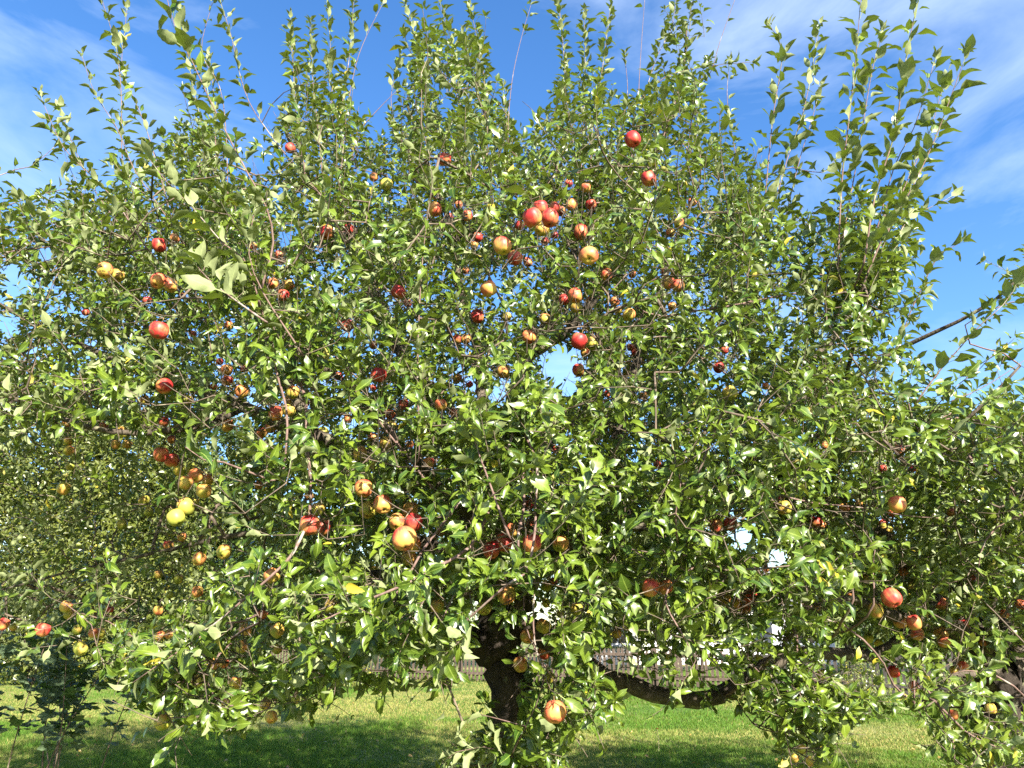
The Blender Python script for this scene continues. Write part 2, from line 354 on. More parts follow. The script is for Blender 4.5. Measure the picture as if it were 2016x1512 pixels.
BIG = [leaf_template(8, f, c, t, w_ * .75, 60 + s, wm) for s, (f, c, t, w_, wm) in enumerate([(.35, .6, .25, .8, .27), (.6, 1.0, -.35, .9, .25), (.25, .45, .15, .7, .29), (.75, .8, .5, 1, .26), (.45, 1.5, .1, .8, .27), (.35, -.35, -.3, .9, .24), (.95, .6, .6, .9, .29), (.5, 1.1, -.8, 1.1, .24)])]
LO = [leaf_template(2, f, c, t, w_, 20 + s, .28, False) for s, (f, c, t, w_) in enumerate([(.35, .5, .2, .5), (.65, .9, -.3, .6), (.2, .2, .2, .4), (.8, .6, .4, .6), (.45, 1.1, 0, .5)])]
TINY = [(np.array([(0, 0, 0), (-.3, .45, .06), (.3, .45, .06), (0, 1, -.1)]), np.array([(0, 3, 1), (0, 2, 3)]), np.array([(0.5, 0), (.5, .5), (.5, .5), (.5, 1)]))]
MAPLE_A = []
def maple():
    V = [(0, .35, 0)]; pts = []
    for k, (a, r) in enumerate([(-150, .30), (-120, .52), (-95, .33), (-60, .78), (-45, .5), (-25, .62), (0, 1.0), (25, .62), (45, .5), (60, .78), (95, .33), (120, .52), (150, .3)]):
        a = math.radians(a); pts.append((math.sin(a) * r * .62, .35 + math.cos(a) * r * .62, .05 * math.sin(k * 2.1)))
    V += pts + [(0, 0.05, 0)]
    F = [(0, k + 1, k) for k in range(1, len(pts))] + [(0, len(pts) + 1, len(pts)), (0, 1, len(pts) + 1)]
    return np.array(V, float), np.array(F)[:, [0, 2, 1]][:, ::-1][:, [0, 2, 1]], np.tile([.5, .5], (len(V), 1)).astype(float)
MAPLE = [maple()]

class Leaves:
    def __init__(s): s.p, s.a, s.n, s.s, s.t, s.y = [], [], [], [], [], []
    def add(s, p, a, n, size, tint, yel):
        s.p.append(p); s.a.append(a); s.n.append(n); s.s.append(size); s.t.append(tint); s.y.append(yel)
    def pack(s):
        s.p = np.concatenate(s.p); s.a = unit(np.concatenate(s.a)); n = np.concatenate(s.n); s.s = np.concatenate(s.s)
        s.t = np.concatenate(s.t); s.y = np.concatenate(s.y)
        x = unit(np.cross(s.a, n)); s.R = np.stack([x, s.a, np.cross(x, s.a)], -1)
        return s
    def keep(s, m):
        for k in ('p', 'a', 's', 't', 'y', 'R'): setattr(s, k, getattr(s, k)[m])
def leaf_mesh(name, lv, idx, tmpls, m, rng, smooth=True, wide=1.0):
    Vs, Fs, Ts, o = [], [], [], 0
    which = rng.integers(0, len(tmpls), len(idx))
    for k, (TV, TF, TT) in enumerate(tmpls):
        I = idx[which == k]
        if not len(I): continue
        V = np.einsum('nvj,nij->nvi', TV[None] * np.stack([wide * (.74 + .34 * rng.random(len(I))), np.ones(len(I)), np.ones(len(I))], -1)[:, None, :], lv.R[I]) * lv.s[I][:, None, None] + lv.p[I][:, None, :]
        nv = len(TV); F = TF[None] + (np.arange(len(I)) * nv)[:, None, None] + o
        T = np.empty((len(I), nv, 4)); T[..., 0] = lv.t[I][:, None]; T[..., 1] = lv.y[I][:, None]; T[..., 2] = TT[:, 0]; T[..., 3] = TT[:, 1]
        Vs.append(V.reshape(-1, 3)); Fs.append(F.reshape(-1, 3)); Ts.append(T.reshape(-1, 4)); o += len(I) * nv
    return tri_mesh(name, np.concatenate(Vs), np.concatenate(Fs), m, np.concatenate(Ts), smooth)
def put_leaves_on(lv, pts, rng, size, every=.024, lean=.9, yellow=.02, droop=.25, start=0.0, tintb=0., tip=True):
    """leaves round a twig: spiral, tilted towards the tip, faces turned to the tip and the light"""
    seg = np.linalg.norm(np.diff(pts, axis=0), axis=1); Lt = np.concatenate([[0], np.cumsum(seg)]); tot = Lt[-1]
    n = max(2, int(tot * (1 - start) / every)); q = tot * start + (np.arange(n) + rng.random(n) * .7) / n * tot * (1 - start)
    if tip: q = np.concatenate([q, np.full(4, tot) - rng.random(4) * .01]); n += 4
    p = np.stack([np.interp(q, Lt, pts[:, k]) for k in range(3)], -1)
    T = np.stack([np.interp(q, .5 * (Lt[1:] + Lt[:-1]), np.diff(pts[:, k]) / np.maximum(seg, 1e-6)) for k in range(3)], -1); T = unit(T)
    r0 = rng.random() * 6.28; ph = r0 + np.arange(n) * 2.4 + rng.normal(size=n) * .35
    ref = unit(np.cross(T, np.array([.37, .81, .22]))); ref2 = np.cross(T, ref)
    rd = np.cos(ph)[:, None] * ref + np.sin(ph)[:, None] * ref2
    th = lean + rng.normal(size=n) * .28; th = np.where(q > tot * .93, th * .55, th)
    a = T * np.cos(th)[:, None] + rd * np.sin(th)[:, None]; a[:, 2] -= droop * rng.random(n); a = unit(a)
    nn = T * np.sin(th)[:, None] - rd * np.cos(th)[:, None]
    nn = nn + np.array([0, 0, .40]) + SUN * .25 + rng.normal(size=(n, 3)) * .55
    s = size * (.68 + .42 * rng.random(n)) * np.where(q > tot * .93, .72, 1.0)
    t = np.clip(rng.random(n) * .95 + tintb + rng.normal() * .16, 0, 1)
    y = np.where(rng.random(n) < yellow, .5 + .5 * rng.random(n), 0.0)
    lv.add(p + a * (.3 * s)[:, None], a, nn, s, t, y)

def join_shoot(tree, p3, r):
    """lead the foot of a shoot back to the bough that bears it"""
    nl = tree.n_limb; b = np.asarray(p3[0]); Q = tree.N[:nl]; d2 = np.sum((Q - b) ** 2, 1) ** .5 + .12 * np.maximum(0, Q[:, 2] - b[2]) + .35 * np.maximum(0, b[2] - Q[:, 2]) + 1.2 * np.maximum(0, b[1] + .12 - Q[:, 1])
    j = int(np.argmin(d2)); a = tree.N[j]; d = np.linalg.norm(a - b); m = int(d / .12)
    if m < 1: return [a] + list(p3), [r * 1.2]
    sd = unit(np.asarray(p3[1]) - b); c1 = b - sd * d * .3 + np.array([0, .25 * d, -.06 * d]); c0 = a + tree.dirs[j] * d * .25; out_ = []
    for k in range(m):
        t = k / m; out_.append((1 - t) ** 3 * a + 3 * t * (1 - t) ** 2 * c0 + 3 * t * t * (1 - t) * c1 + t ** 3 * b + (tree.rng.normal(size=3) * .012 if k else 0))
    tree.spurs += [q_ for q_ in out_[1:]]; return out_ + list(p3), list(np.linspace(r * (1.0 + .25 * min(d, 1.5)), r, m))
class Tree:
    def __init__(s, seed):
        s.rng = np.random.default_rng(seed); s.N = np.zeros((150000, 3)); s.n = 0; s.par = np.full(150000, -1); s.dirs = np.zeros((150000, 3))
        s.lv = Leaves(); s.limbs = []; s.shoots = []; s.lines = []; s.hard = 0; s.spurs = []; s.n_limb = 0
    def limb(s, pts, radii, name='limb', mat_=None, step=.12, rough=.05, skeleton=True, sides=9):
        q, par = smooth_line(pts, step); r = np.interp(par, np.arange(len(radii)), radii)
        if name != 'shoot':
            q = q + s.rng.normal(size=q.shape) * (r * .16)[:, None]
        s.limbs.append((name, q, r, mat_ or M_LIMB, rough, sides))
        if skeleton:
            for k in range(len(q)):
                s.N[s.n] = q[k]; s.dirs[s.n] = unit(q[min(k + 1, len(q) - 1)] - q[max(k - 1, 0)]); s.n += 1
        return q
    def grow(s, att):
        s.hard = s.n; rng = s.rng
        d0 = np.array([np.min(np.sum((s.N[:s.n] - a) ** 2, 1)) for a in att]); order = np.argsort(d0)
        tips = []
        for i in order:
            a = att[i]; d2 = np.sum((s.N[:s.n] - a) ** 2, 1)
            j = int(np.argmin(d2 + .0)); b = s.N[j]; d = math.sqrt(d2[j])
            if d < .03: tips.append((i, j)); continue
            m = max(1, int(d / .11)); mid = .5 * (a + b) + rng.normal(size=3) * d * .10 + s.dirs[j] * d * .15
            prev = j
            for k in range(1, m + 1):
                t = k / m; p = (1 - t) ** 2 * b + 2 * t * (1 - t) * mid + t * t * a
                s.N[s.n] = p; s.par[s.n] = prev; s.dirs[s.n] = unit(p - s.N[prev]); prev = s.n; s.n += 1
            tips.append((i, prev))
        return tips
    def twig_tubes(s, rmin=.0019, rmax=.02):
        cnt = np.zeros(s.n)
        for k in range(s.n - 1, s.hard - 1, -1):
            cnt[k] += 1
            if s.par[k] >= 0: cnt[s.par[k]] += cnt[k]
        r = np.minimum(rmin * np.maximum(cnt, 1) ** .36, rmax)
        child = {}
        for k in range(s.hard, s.n):
            child.setdefault(s.par[k], []).append(k)
        parts = []; used = np.zeros(s.n, bool)
        for k in range(s.hard, s.n):
            if used[k]: continue
            line = [s.par[k]]; c = k
            while True:
                line.append(c); used[c] = True
                ch = [x for x in child.get(c, []) if not used[x]]
                if not ch: break
                c = max(ch, key=lambda x: cnt[x])
            rr = r[line].copy(); rr[0] = rr[1]; rr[-1] *= .7
            parts.append(tube(s.N[line], rr, 4 if rr.max() < .006 else 6))
        return parts

def build_tree(tree, root, leafmat, rng, n_single, near_cut, extra_tubes, foliage_name='foliage'):
    for name, q, r, m_, rough, sides in tree.limbs:
        V, F = tube(q, r, sides, rough, tree.rng); link(name, tri_mesh(name, V, F, m_), root)
    V, F = merge(tree.twig_tubes() + extra_tubes)
    link('twigs', tri_mesh('twigs', V, F, M_TWIG), root, kind='stuff')
    lv = tree.lv; px, py, dep = project(lv.p)
    cosv = np.abs(np.sum(unit(lv.p - EYE) * lv.R[:, :, 2], 1)) * .8 + .2
    inn = (px > 5) & (px < 2011) & (py > 5) & (py < 1507) & (dep > .3)
    size = np.where(inn, lv.s * cosv / dep, 0)
    top = np.argsort(-size)[:n_single]; mask = np.zeros(len(lv.p), bool); mask[top] = True
    me = {}
    for i in top:
        k = int(rng.integers(0, len(BIG))); tq = int(min(3, lv.t[i] * 4)); yq = 1 if lv.y[i] > .4 else 0
        if (k, tq, yq) not in me:
            TV, TF, TT = BIG[k]; T = np.empty((len(TV), 4)); T[:, 0] = (tq + .5) / 4; T[:, 1] = yq * .85; T[:, 2:] = TT
            me[(k, tq, yq)] = tri_mesh('leaf', TV, TF, leafmat, T)
        o = bpy.data.objects.new('leaf', me[(k, tq, yq)]); COL.objects.link(o); o.parent = root
        M = Matrix([[*(lv.R[i][r_] * lv.s[i]), lv.p[i][r_] - root.location[r_]] for r_ in range(3)] + [[0, 0, 0, 1]])
        o.matrix_basis = M
    rest = np.where(~mask)[0]; near = rest[size[rest] > near_cut]; far = rest[size[rest] <= near_cut]
    print('leaves', len(lv.p), 'near', len(near), 'far', len(far))
    meN = leaf_mesh('foliage', lv, near, HI, leafmat, rng); meF = leaf_mesh('foliage', lv, far, LO, leafmat, rng)
    a = link(foliage_name, meN, root, kind='stuff'); b = link(foliage_name, meF, root, kind='stuff')

# ------------------------------------------------------------------ apples: places first, so that the boughs can reach them
APPLES = []
DATA = """# main tree : x y diameter redness label
571 292 20 .85 half hidden red apple high beside the tall leafy shoots, alone above the upper limb
643 458 28 .8 red apple with a yellow cheek hanging under the dark upper limb
687 451 20 .95 small deep red apple beside the bark of the upper limb
314 483 26 .9 bright red apple wrapped in leaves above the orange pair
344 470 19 .6 small orange apple with a dark dimple beside the leaf wrapped red one
497 486 18 .5 pale orange apple peeping between large grey green leaves
549 503 20 .7 orange red apple tucked behind the big pale leaves of a near shoot
876 314 27 .9 red apple behind a pale upright leaf, highest in the middle of the crown
761 363 24 .15 lone clean yellow apple high up among thin dark twigs
735 349 18 .55 orange apple touching the lone high yellow one
856 413 28 .65 orange red apple shaded behind an upright twig
903 403 16 .75 pinkish apple mostly covered by leaves under the highest red one
885 428 16 .9 small red apple between two paler ones in the upper crown
920 425 20 .65 orange red apple covered by pale leaves in the upper crown
941 467 20 .9 small red apple just above the big striped one
934 482 16 .5 orange apple tucked under a small red one
990 484 36 .6 large red and yellow apple with a leaf across its top
1014 508 30 .8 pinkish red apple directly below the leaf crossed large one
1039 516 18 .75 red apple glimpsed in the gap beside the pinkish one
1023 444 20 .85 small red apple hanging just outside the big high cluster
1047 429 38 .8 biggest red apple of the high cluster, its calyx showing
1065 409 30 .75 red apple at the top of the high cluster, behind the others
1082 430 36 .85 striped red apple in the middle of the high cluster
1067 450 28 .3 yellow apple at the underside of the high cluster
1090 408 24 .85 dark red apple under the bent twig of the high cluster
1104 416 20 .75 pink apple at the end of the high cluster, against the pale twig
1092 463 14 .95 tiny dark red apple in shade beneath the high cluster
1073 476 16 .8 small red apple low in the shade beneath the high cluster
1144 457 28 .85 red apple with leaf tips over its top, above the large star marked one
1160 503 38 .7 large red and yellow apple with a dark star shaped calyx
1137 497 18 .45 pale orange apple peeping beside the star marked one
1120 361 16 .8 small red apple beside a thin dark twig over the high cluster
1153 370 20 .55 orange apple crossed by a dark leaf over the high cluster
1124 403 22 .6 orange apple behind a drooping leaf beside the high cluster
1163 403 22 .9 dark red apple in shade beside the high cluster
1246 274 32 1 deep crimson apple against the sky, highest of all
1277 352 31 .85 red striped apple on the dark upright limb below the crimson one
1363 398 18 .65 small orange red apple high on the thinly leafed side
1337 440 20 .4 elongated yellow orange apple behind a big pale leaf
1320 458 18 .5 orange apple under the elongated one
207 533 31 .5 yellow apple with a dark rotten hole in its cheek
232 542 27 .25 plain yellow apple touching the one with the rotten hole
311 554 30 .65 orange red apple, upper one of a touching pair under dark leaves
336 562 27 .6 orange apple, lower one of a touching pair under dark leaves
290 592 18 .95 dark red apple in shade under the orange pair
358 583 14 .85 small red apple showing beyond the orange pair
168 615 14 .95 tiny dark red apple deep in the shaded leaves
314 651 36 .92 large lone scarlet apple hanging from two pale stalks
538 559 21 .5 orange apple at the edge of a shaded trio
568 561 23 .5 brownish orange apple in a shaded trio
557 581 24 .85 red apple at the bottom of a shaded trio
552 514 16 .9 small red apple above the shaded trio
684 641 25 .85 red apple beside a round green leaf in the middle height of the crown
451 641 17 .6 dark orange apple under a roof of leaves
380 658 15 .55 small orange apple next to the lone scarlet one
446 729 23 .6 orange red apple with a curled yellow leaf on it
448 749 22 .6 red and yellow apple hanging under the yellow leafed one
432 712 14 .9 small red apple over the curled yellow leaf
479 726 13 .95 tiny dark red apple beside the curled yellow leaf
420 761 14 .8 small red apple low beside the curled yellow leaf
323 760 31 .9 red apple half covered by ragged leaves above the dark gap
476 771 26 .55 orange apple with yellow leaves pressed around it
576 773 26 .35 shaded brownish yellow apple above the thick dark limb
543 814 27 .7 red orange apple in shade, one of a pair over the thick limb
569 809 26 .25 olive apple in shade, one of a pair over the thick limb
568 788 18 .3 dim olive apple between larger shaded ones
533 842 22 .6 orange apple against the thick dark limb
515 853 21 .6 orange apple just below the thick dark limb
448 838 23 .55 dim orange apple in the dark hollow of the crown
371 788 20 .3 dim olive apple half lost in shade
285 788 20 .35 dim brownish apple lost in the shade of flat branches
602 795 14 .9 small red apple on the thick dark limb
636 853 24 .08 bright yellow green apple alone beside yellow leaves
686 825 16 .65 small orange apple under the middle shoot
130 833 17 .5 small orange apple over the two stacked yellow ones
241 851 23 .25 olive yellow apple at the top of a dim triple
229 875 19 .4 brownish apple at the bottom of a dim triple
249 875 19 .3 yellow apple at the bottom of a dim triple
205 840 17 .6 small orange apple beside a dangling pale leaf
135 868 20 .15 yellow apple, upper one of two stacked at the outer edge
135 887 21 .3 yellow apple with an orange cheek, lower one of two stacked
139 917 18 .1 dim green apple under the stacked yellow ones
126 962 26 .25 lone yellow apple in front of the sunlit hedge
323 830 19 .8 red apple behind the whorl of large pale leaves
338 865 17 .65 orange apple beside the stem of the pale leaf whorl
318 895 30 .72 pinkish apple, upper of two over the yellow cluster
339 906 28 .8 red apple, lower of two over the yellow cluster
354 925 24 .15 yellow green apple shaded at the back of the yellow cluster
375 922 20 .15 small yellow green apple at the top of the yellow cluster
386 937 29 .5 orange blushed apple in the bright middle of the yellow cluster
409 944 23 .42 yellow orange apple cut by a leaf shadow in the cluster
402 967 29 .35 golden apple at the bottom of the bright cluster
365 951 28 .35 olive orange apple in the shade side of the cluster
366 998 32 .15 large yellow green apple in the lower green bunch
383 990 20 .15 small yellow apple in the lower green bunch
347 1019 34 .12 large dull green apple at the foot of the lower green bunch
283 986 22 .05 dim green apple in the shade beyond the green bunch
293 1007 20 .08 dim green apple lower in the shade beyond the green bunch
509 993 14 .2 tiny yellow apple by the small sky gap
510 955 17 .6 small orange apple above the small sky gap
608 976 18 .6 orange apple over the red shining one on the near branch
628 1003 27 .2 yellow apple under a curled yellow leaf, behind the red shining one
609 1034 41 .82 red apple with a broad shining highlight, one of a touching pair
634 1039 31 .6 red and green apple behind the shining red one
785 575 30 .85 pink red apple lying against the pale limb
803 597 17 .9 small red apple just below the pink red one
962 569 33 .6 orange apple striped by the shadows of twigs
917 533 14 .7 tiny red apple peeping over the striped shadow one
940 623 25 .9 red apple behind a folded leaf in the centre of the crown
997 624 19 .25 small greenish orange apple on a thin twig
1073 628 23 .35 egg shaped olive apple beside the dark leader
1111 590 22 .85 red apple behind a shining orange one
1132 582 31 .7 orange red apple with a shadow across its face
1133 603 26 .2 yellow green apple below the shadow crossed one
1162 594 21 .6 orange apple at the end of the shadow crossed group
1195 542 25 .7 orange red apple under a dark branch
1245 540 16 .55 small orange apple next to the one under a dark branch
1309 534 16 .6 small orange apple above the bright orange pair
1316 557 24 .6 orange apple, partly hidden one of the bright orange pair
1335 563 26 .6 round orange apple, fully shown one of the bright orange pair
1210 594 20 .6 orange apple crowded above the golden brown one
1217 612 17 .35 yellowish apple crowded beside the golden brown one
1238 620 25 .42 golden brown apple low in its crowd
1323 603 17 .55 small orange apple under the bright orange pair
1127 642 20 .5 orange apple edged with sunlight over the round red one
1153 645 16 .45 small yellow orange apple over the round red one
1042 663 27 .72 orange red apple in front of the dark leader
1140 672 33 .88 round red apple with pale flecks, shown whole
1151 694 18 .5 orange apple under the flecked round red one
1165 677 26 .2 olive yellow apple behind the flecked round red one
1242 684 16 .75 pink apple, upper of a small touching pair
1251 694 17 .82 pinkish red apple, lower of a small touching pair
1242 721 19 .2 yellow apple under the small pink pair
1233 734 17 .2 dim olive apple under the small yellow one
1261 712 13 .5 tiny orange apple under the small pink pair
1139 729 25 .72 orange red apple above the blue sky gap
992 733 25 .48 orange apple shaded by leaf fingers above the white sky gap
745 738 31 .92 red apple behind a thin upright twig
667 741 16 .9 small red apple beside the long reddish shoot
780 687 20 .95 dark red apple under a broad green leaf
900 668 20 .6 orange apple beside the thin reddish twig
917 668 20 .5 yellow orange apple behind a broad leaf tip
735 679 18 .55 orange apple low behind the grey shoot
900 745 18 .5 pale orange apple in the middle thicket
925 757 14 .95 tiny red apple on the thin reddish twig
943 771 17 .6 orange apple low on the thin reddish twig under a tiny red one
735 764 14 .9 small red apple under the large red one of the middle
868 797 25 .58 orange apple crossed by pale upright twigs
794 797 20 .85 red apple behind leaves beside the bare stem
768 816 22 .82 red apple under a shining leaf
892 812 16 .6 dim orange apple in the hollow by the leader
1195 776 14 .92 tiny red apple just beyond the blue sky gap
1266 780 17 .6 orange apple streaked by sun beyond the blue sky gap
768 842 24 .2 yellow apple cut by a leaf edge over the brown yellow one
733 861 18 .58 orange apple hanging on a crooked twig
761 872 27 .35 brown yellow apple in the shade by the crooked twig
807 875 15 .58 small orange apple beside the dark upright stem
684 825 14 .7 tiny orange apple on the lit shoot
709 893 28 .28 olive yellow apple with a shaded top, over the low red clusters
842 913 26 .65 pinkish orange apple beside the lichen covered branch
717 962 35 .62 orange red apple, upper one of the triangle of three
753 993 37 .62 striped red orange apple in the triangle, its calyx showing
724 1004 34 .25 yellow apple with a red scar in the triangle
808 1005 31 .45 yellow orange apple at the top of the large low cluster
814 1028 37 .92 shiny crimson apple of the large low cluster
781 1028 32 .48 orange apple shaded behind the large low cluster
795 1061 47 .62 largest orange red apple, front of the low cluster
812 1072 34 .6 orange apple pressed behind the largest one
804 1097 30 .42 brownish orange apple hanging lowest in the large cluster
834 1072 22 .55 dim orange apple beside the large low cluster
850 1063 21 .2 small olive apple beside the large low cluster
868 1049 16 .6 orange apple under a shaded branch near the large low cluster
917 1014 21 .25 yellow apple on a dark branch between the low clusters
1209 847 20 .12 yellow green apple against the dark twigs
1294 915 17 .88 red apple behind a big serrated leaf
1042 993 20 .88 red apple peeping above the branch over the trunk
1091 885 14 .85 tiny shaded apple in the middle thicket beneath the sky gap
967 1084 33 .95 crimson apple, lowest of the red group over the trunk
993 1067 34 .92 crimson apple, middle of the red group over the trunk
1005 1045 30 .55 orange apple at the top of the red group over the trunk
1046 1070 37 .7 orange red apple crossed by a pale leaf over the trunk
1043 1032 20 .75 small red orange apple above the leaf crossed one
1103 1071 32 .32 olive and orange apple with its calyx turned to us
735 1127 21 .25 small yellow apple lit beneath the low cluster
1075 1154 22 .1 small yellow green apple in front of the trunk fork
1090 1145 17 .75 small red apple behind the yellow green one at the fork
997 1172 37 .5 blemished orange apple hanging free on a long stalk
952 1197 29 .15 yellow apple with a pale star calyx beside the blemished one
1280 1157 33 .6 orange apple, one of a hanging pair with a pointed leaf between
1310 1156 31 .68 orange red apple, one of a hanging pair with a pointed leaf between
860 1194 28 .22 yellow apple half hidden under low leaves
1047 1190 20 .2 dim yellow apple in front of the dark trunk
1075 1188 17 .1 dim green apple behind the pale hanging twig
1103 1207 16 .12 tiny green apple beyond the pale hanging twig
1136 1200 26 .1 green yellow apple in the shade under the crown
1070 1233 29 .25 yellow apple touching the pale hanging twig
1039 1253 28 .5 shaded orange apple in front of the black trunk
1072 1285 26 .7 red orange apple under the yellow one of the hanging twig
1025 1308 28 .45 orange yellow apple behind a leaf on the black trunk
1082 1334 24 .2 yellow apple low on the hanging twig
1091 1402 43 .65 large orange red apple at the foot of the hanging twig over the lawn
1214 1247 20 .5 orange apple under a leaf above the pale fence gap
441 1086 29 .35 golden apple lit alone in the shaded lower crown
241 1032 20 .12 yellow green apple in front of the sunlit hedge tree
332 1073 20 .6 dim orange apple under the shaded flat boughs
358 1058 18 .5 dim brownish apple above the shaded flat boughs
392 1100 26 .5 shaded orange apple with a leaf shadow beside the golden one
312 1131 18 .25 olive apple in the darkest part of the crown
352 1140 18 .1 yellow green apple on a fine stalk under dark boughs
335 1171 16 .05 small green apple under dark boughs
312 1202 19 .42 brownish orange apple hanging before dark leaves
388 1165 22 .55 brown orange apple with a pecked hollow
536 1133 31 .35 orange olive apple behind a broad round leaf
649 1192 28 .12 large yellow green apple behind near leaves
516 1209 20 .75 dim red apple in the shade over the fence
130 1195 23 .35 yellow apple with an orange top on a pale branch
135 1210 19 .2 yellow apple under the one with the orange top
85 1240 28 .72 coral red apple at the end of a bare grey twig
5 1229 22 .75 orange red apple cut by the edge of the view
26 1235 15 .2 small yellow apple beside the one at the edge of the view
151 1240 18 .12 small yellow green apple low over the sapling
184 1246 20 .5 orange apple, one of two stuck together low down
198 1247 20 .3 yellow apple, one of two stuck together low down
160 1277 25 .15 yellow apple crossed by a bare twig low down
217 1200 14 .95 tiny dark red apple in the low shade
314 1252 19 .5 orange apple beside a pale leaf spray
333 1249 17 .5 orange apple behind a pale leaf spray
484 1240 24 .4 shaded orange apple above the picket fence
545 1242 26 .25 yellow apple with a brown mark over the picket fence
475 1273 26 .2 round yellow apple hanging before the pickets
545 1278 20 .18 dim yellow apple before the pickets
421 1307 22 .5 orange apple, one of a side by side pair over the lawn edge
441 1306 20 .55 redder apple, other of a side by side pair over the lawn edge
389 1341 23 .28 small yellow apple before the sunlit lawn
465 1345 25 .42 orange yellow apple shaded before the sunlit lawn
321 1422 31 .15 yellow green apple hanging lowest of all, alone over the lawn
535 1412 24 .42 yellow orange apple with a bite shaped hollow, low over the lawn
523 1387 22 .3 dim apple hidden behind leaves of the drooping bough
583 1377 17 .1 small green apple on the drooping bough
444 1384 18 .4 brownish apple inside the drooping bough
1427 689 17 .85 red apple by rusty leaves on the sunny side
1415 724 22 .92 bright red apple under leaves by the forked limb
1438 774 30 .15 yellow green apple in shade under the forked limb
1507 760 14 .55 tiny orange apple close to the forked limb
1543 1000 30 .2 green yellow apple behind a thick bough
1538 983 16 .75 pink apple resting on the green yellow one
1453 1010 18 .2 small yellow apple over the orange and red pair
1439 1032 28 .82 red apple at the tip of a pale twig
1410 1035 26 .6 orange apple behind the pale twig
1507 1120 15 .58 small orange apple before the white sky gap
1426 1178 26 .3 olive orange apple in front of the house roof
1477 1175 28 .85 red apple over the striped one, before the house roof
1467 1197 23 .6 striped orange apple under leaves before the house roof
1450 1188 18 .45 dim orange apple hidden behind the striped one
# right tree
1606 1029 25 .82 R red orange apple alone under a long curved twig
1618 1034 16 .6 R orange apple hidden behind the one under the curved twig
1663 1000 20 .55 R pale orange apple beside a thin horizontal twig
1766 993 34 .58 R large orange apple below a thin horizontal twig
1757 1010 17 .7 R red apple sliver under the large orange one
1691 990 14 .55 R small orange apple with ragged yellow leaves
1872 1009 16 .6 R small orange apple in the sunlit slope of leaves
1745 1042 23 .2 R olive apple hung under a small red one
1738 1030 15 .85 R small red apple on top of the olive one
1771 886 20 .78 R pink apple high among fine leaves
1738 922 16 .88 R small red apple in shade under the pink one
1797 923 13 .9 R tiny red apple beyond the pink one
1623 877 15 .55 R small orange apple behind crossing twigs
1778 1124 20 .62 R orange red apple in a cluster of shadows
1705 1138 15 .15 R small yellow apple under a spray of long leaves
1793 1153 14 .2 R small yellow apple over the largest red one
1675 1174 14 .6 R small orange apple beside a bent pale twig
1608 1195 17 .5 R small brownish orange apple above the low bough
1756 1177 37 .85 R largest red apple of the smaller tree, shiny
1725 1202 28 .28 R yellow apple touching the largest red one
1757 1208 24 .45 R yellow orange apple under the largest red one
1773 1225 25 .58 R orange apple in the middle of the hanging row
1799 1226 29 .62 R orange red apple, biggest of the hanging row
1806 1248 26 .62 R coral apple at the bottom of the hanging row
1853 1247 26 .42 R golden apple over its orange twin
1860 1263 24 .5 R orange apple under its golden twin
1896 1232 23 .82 R red apple beside a leaf shadow, near the trunk side
1851 1188 24 .7 R pink apple in sun above the golden one
1977 1209 18 .7 R pinkish apple in the outer leaves
1980 1230 18 .58 R orange apple under the pinkish outer one
2010 1190 20 .85 R red apple cut by the edge of the view
1708 1256 21 .12 R yellow apple with a pointed shape over the low bough
1729 1266 17 .15 R small yellow apple next to the pointed one
1913 1136 14 .92 R tiny red apple by a dark gap
1760 1322 22 .98 R dark red apple hanging in shade before the dark fence
1800 1351 20 .75 R reddish apple behind leaves above the lawn shrub
1894 1313 23 .6 R pink and yellow apple beside the leaning trunk
1878 1320 17 .4 R pale orange apple next to the pink and yellow one
1951 1395 21 .3 R lone yellow apple against the black trunk
1878 1407 17 .72 R pink apple low among trailing leaves
1616 1330 21 .12 R green yellow apple under the low bough
1493 1297 18 .15 R dim green apple above the low bough bend
1578 1475 18 .18 R yellow apple, top of three in the drooping spray
1563 1492 17 .28 R golden apple, lowest but one in the drooping spray
1594 1499 19 .22 R yellow apple at the very foot of the drooping spray
1936 1266 14 .6 R small orange apple above the trunk of the smaller tree
"""
for ln in DATA.splitlines():
    if not ln.strip() or ln[0] == '#': continue
    f = ln.split(); x, y, d, rd = map(float, f[:4]); R_ = f[4] == 'R'; lab = ' '.join(f[5 if R_ else 4:])
    hh = (math.sin(x * 12.9 + y * 78.2) * 43758.5) % 1
    ray = P(x, y, 1.0) - EYE; ln_ = 1.0  # along the optical axis
    axis = ray[1] * CP + ray[2] * SP
    dist = FPX * (.071 + .014 * hh) / d / axis      # = distance Y
    lo, hi_ = (2.7, 6.0)
    if R_: lo, hi_ = 3.2, 5.6
    dist = min(max(dist, lo), hi_); diam = d * dist * axis / FPX
    APPLES.append([x, y, dist, diam / 2, rd, lab, R_, P(x, y, dist), hh])
for it in range(12):
    for i in range(len(APPLES)):
        for j in range(i):
            a, b = APPLES[i], APPLES[j]
            if abs(a[0] - b[0]) > 60 or abs(a[1] - b[1]) > 60: continue
            gap = np.linalg.norm(a[7] - b[7]); need = (a[3] + b[3]) * .97
            if gap < need:
                k = a if a[2] > b[2] else b
                k[3] *= 1 + .5 * (need - gap) / k[2]; k[2] += (need - gap) * .8 + .002; k[7] = P(k[0], k[1], k[2])

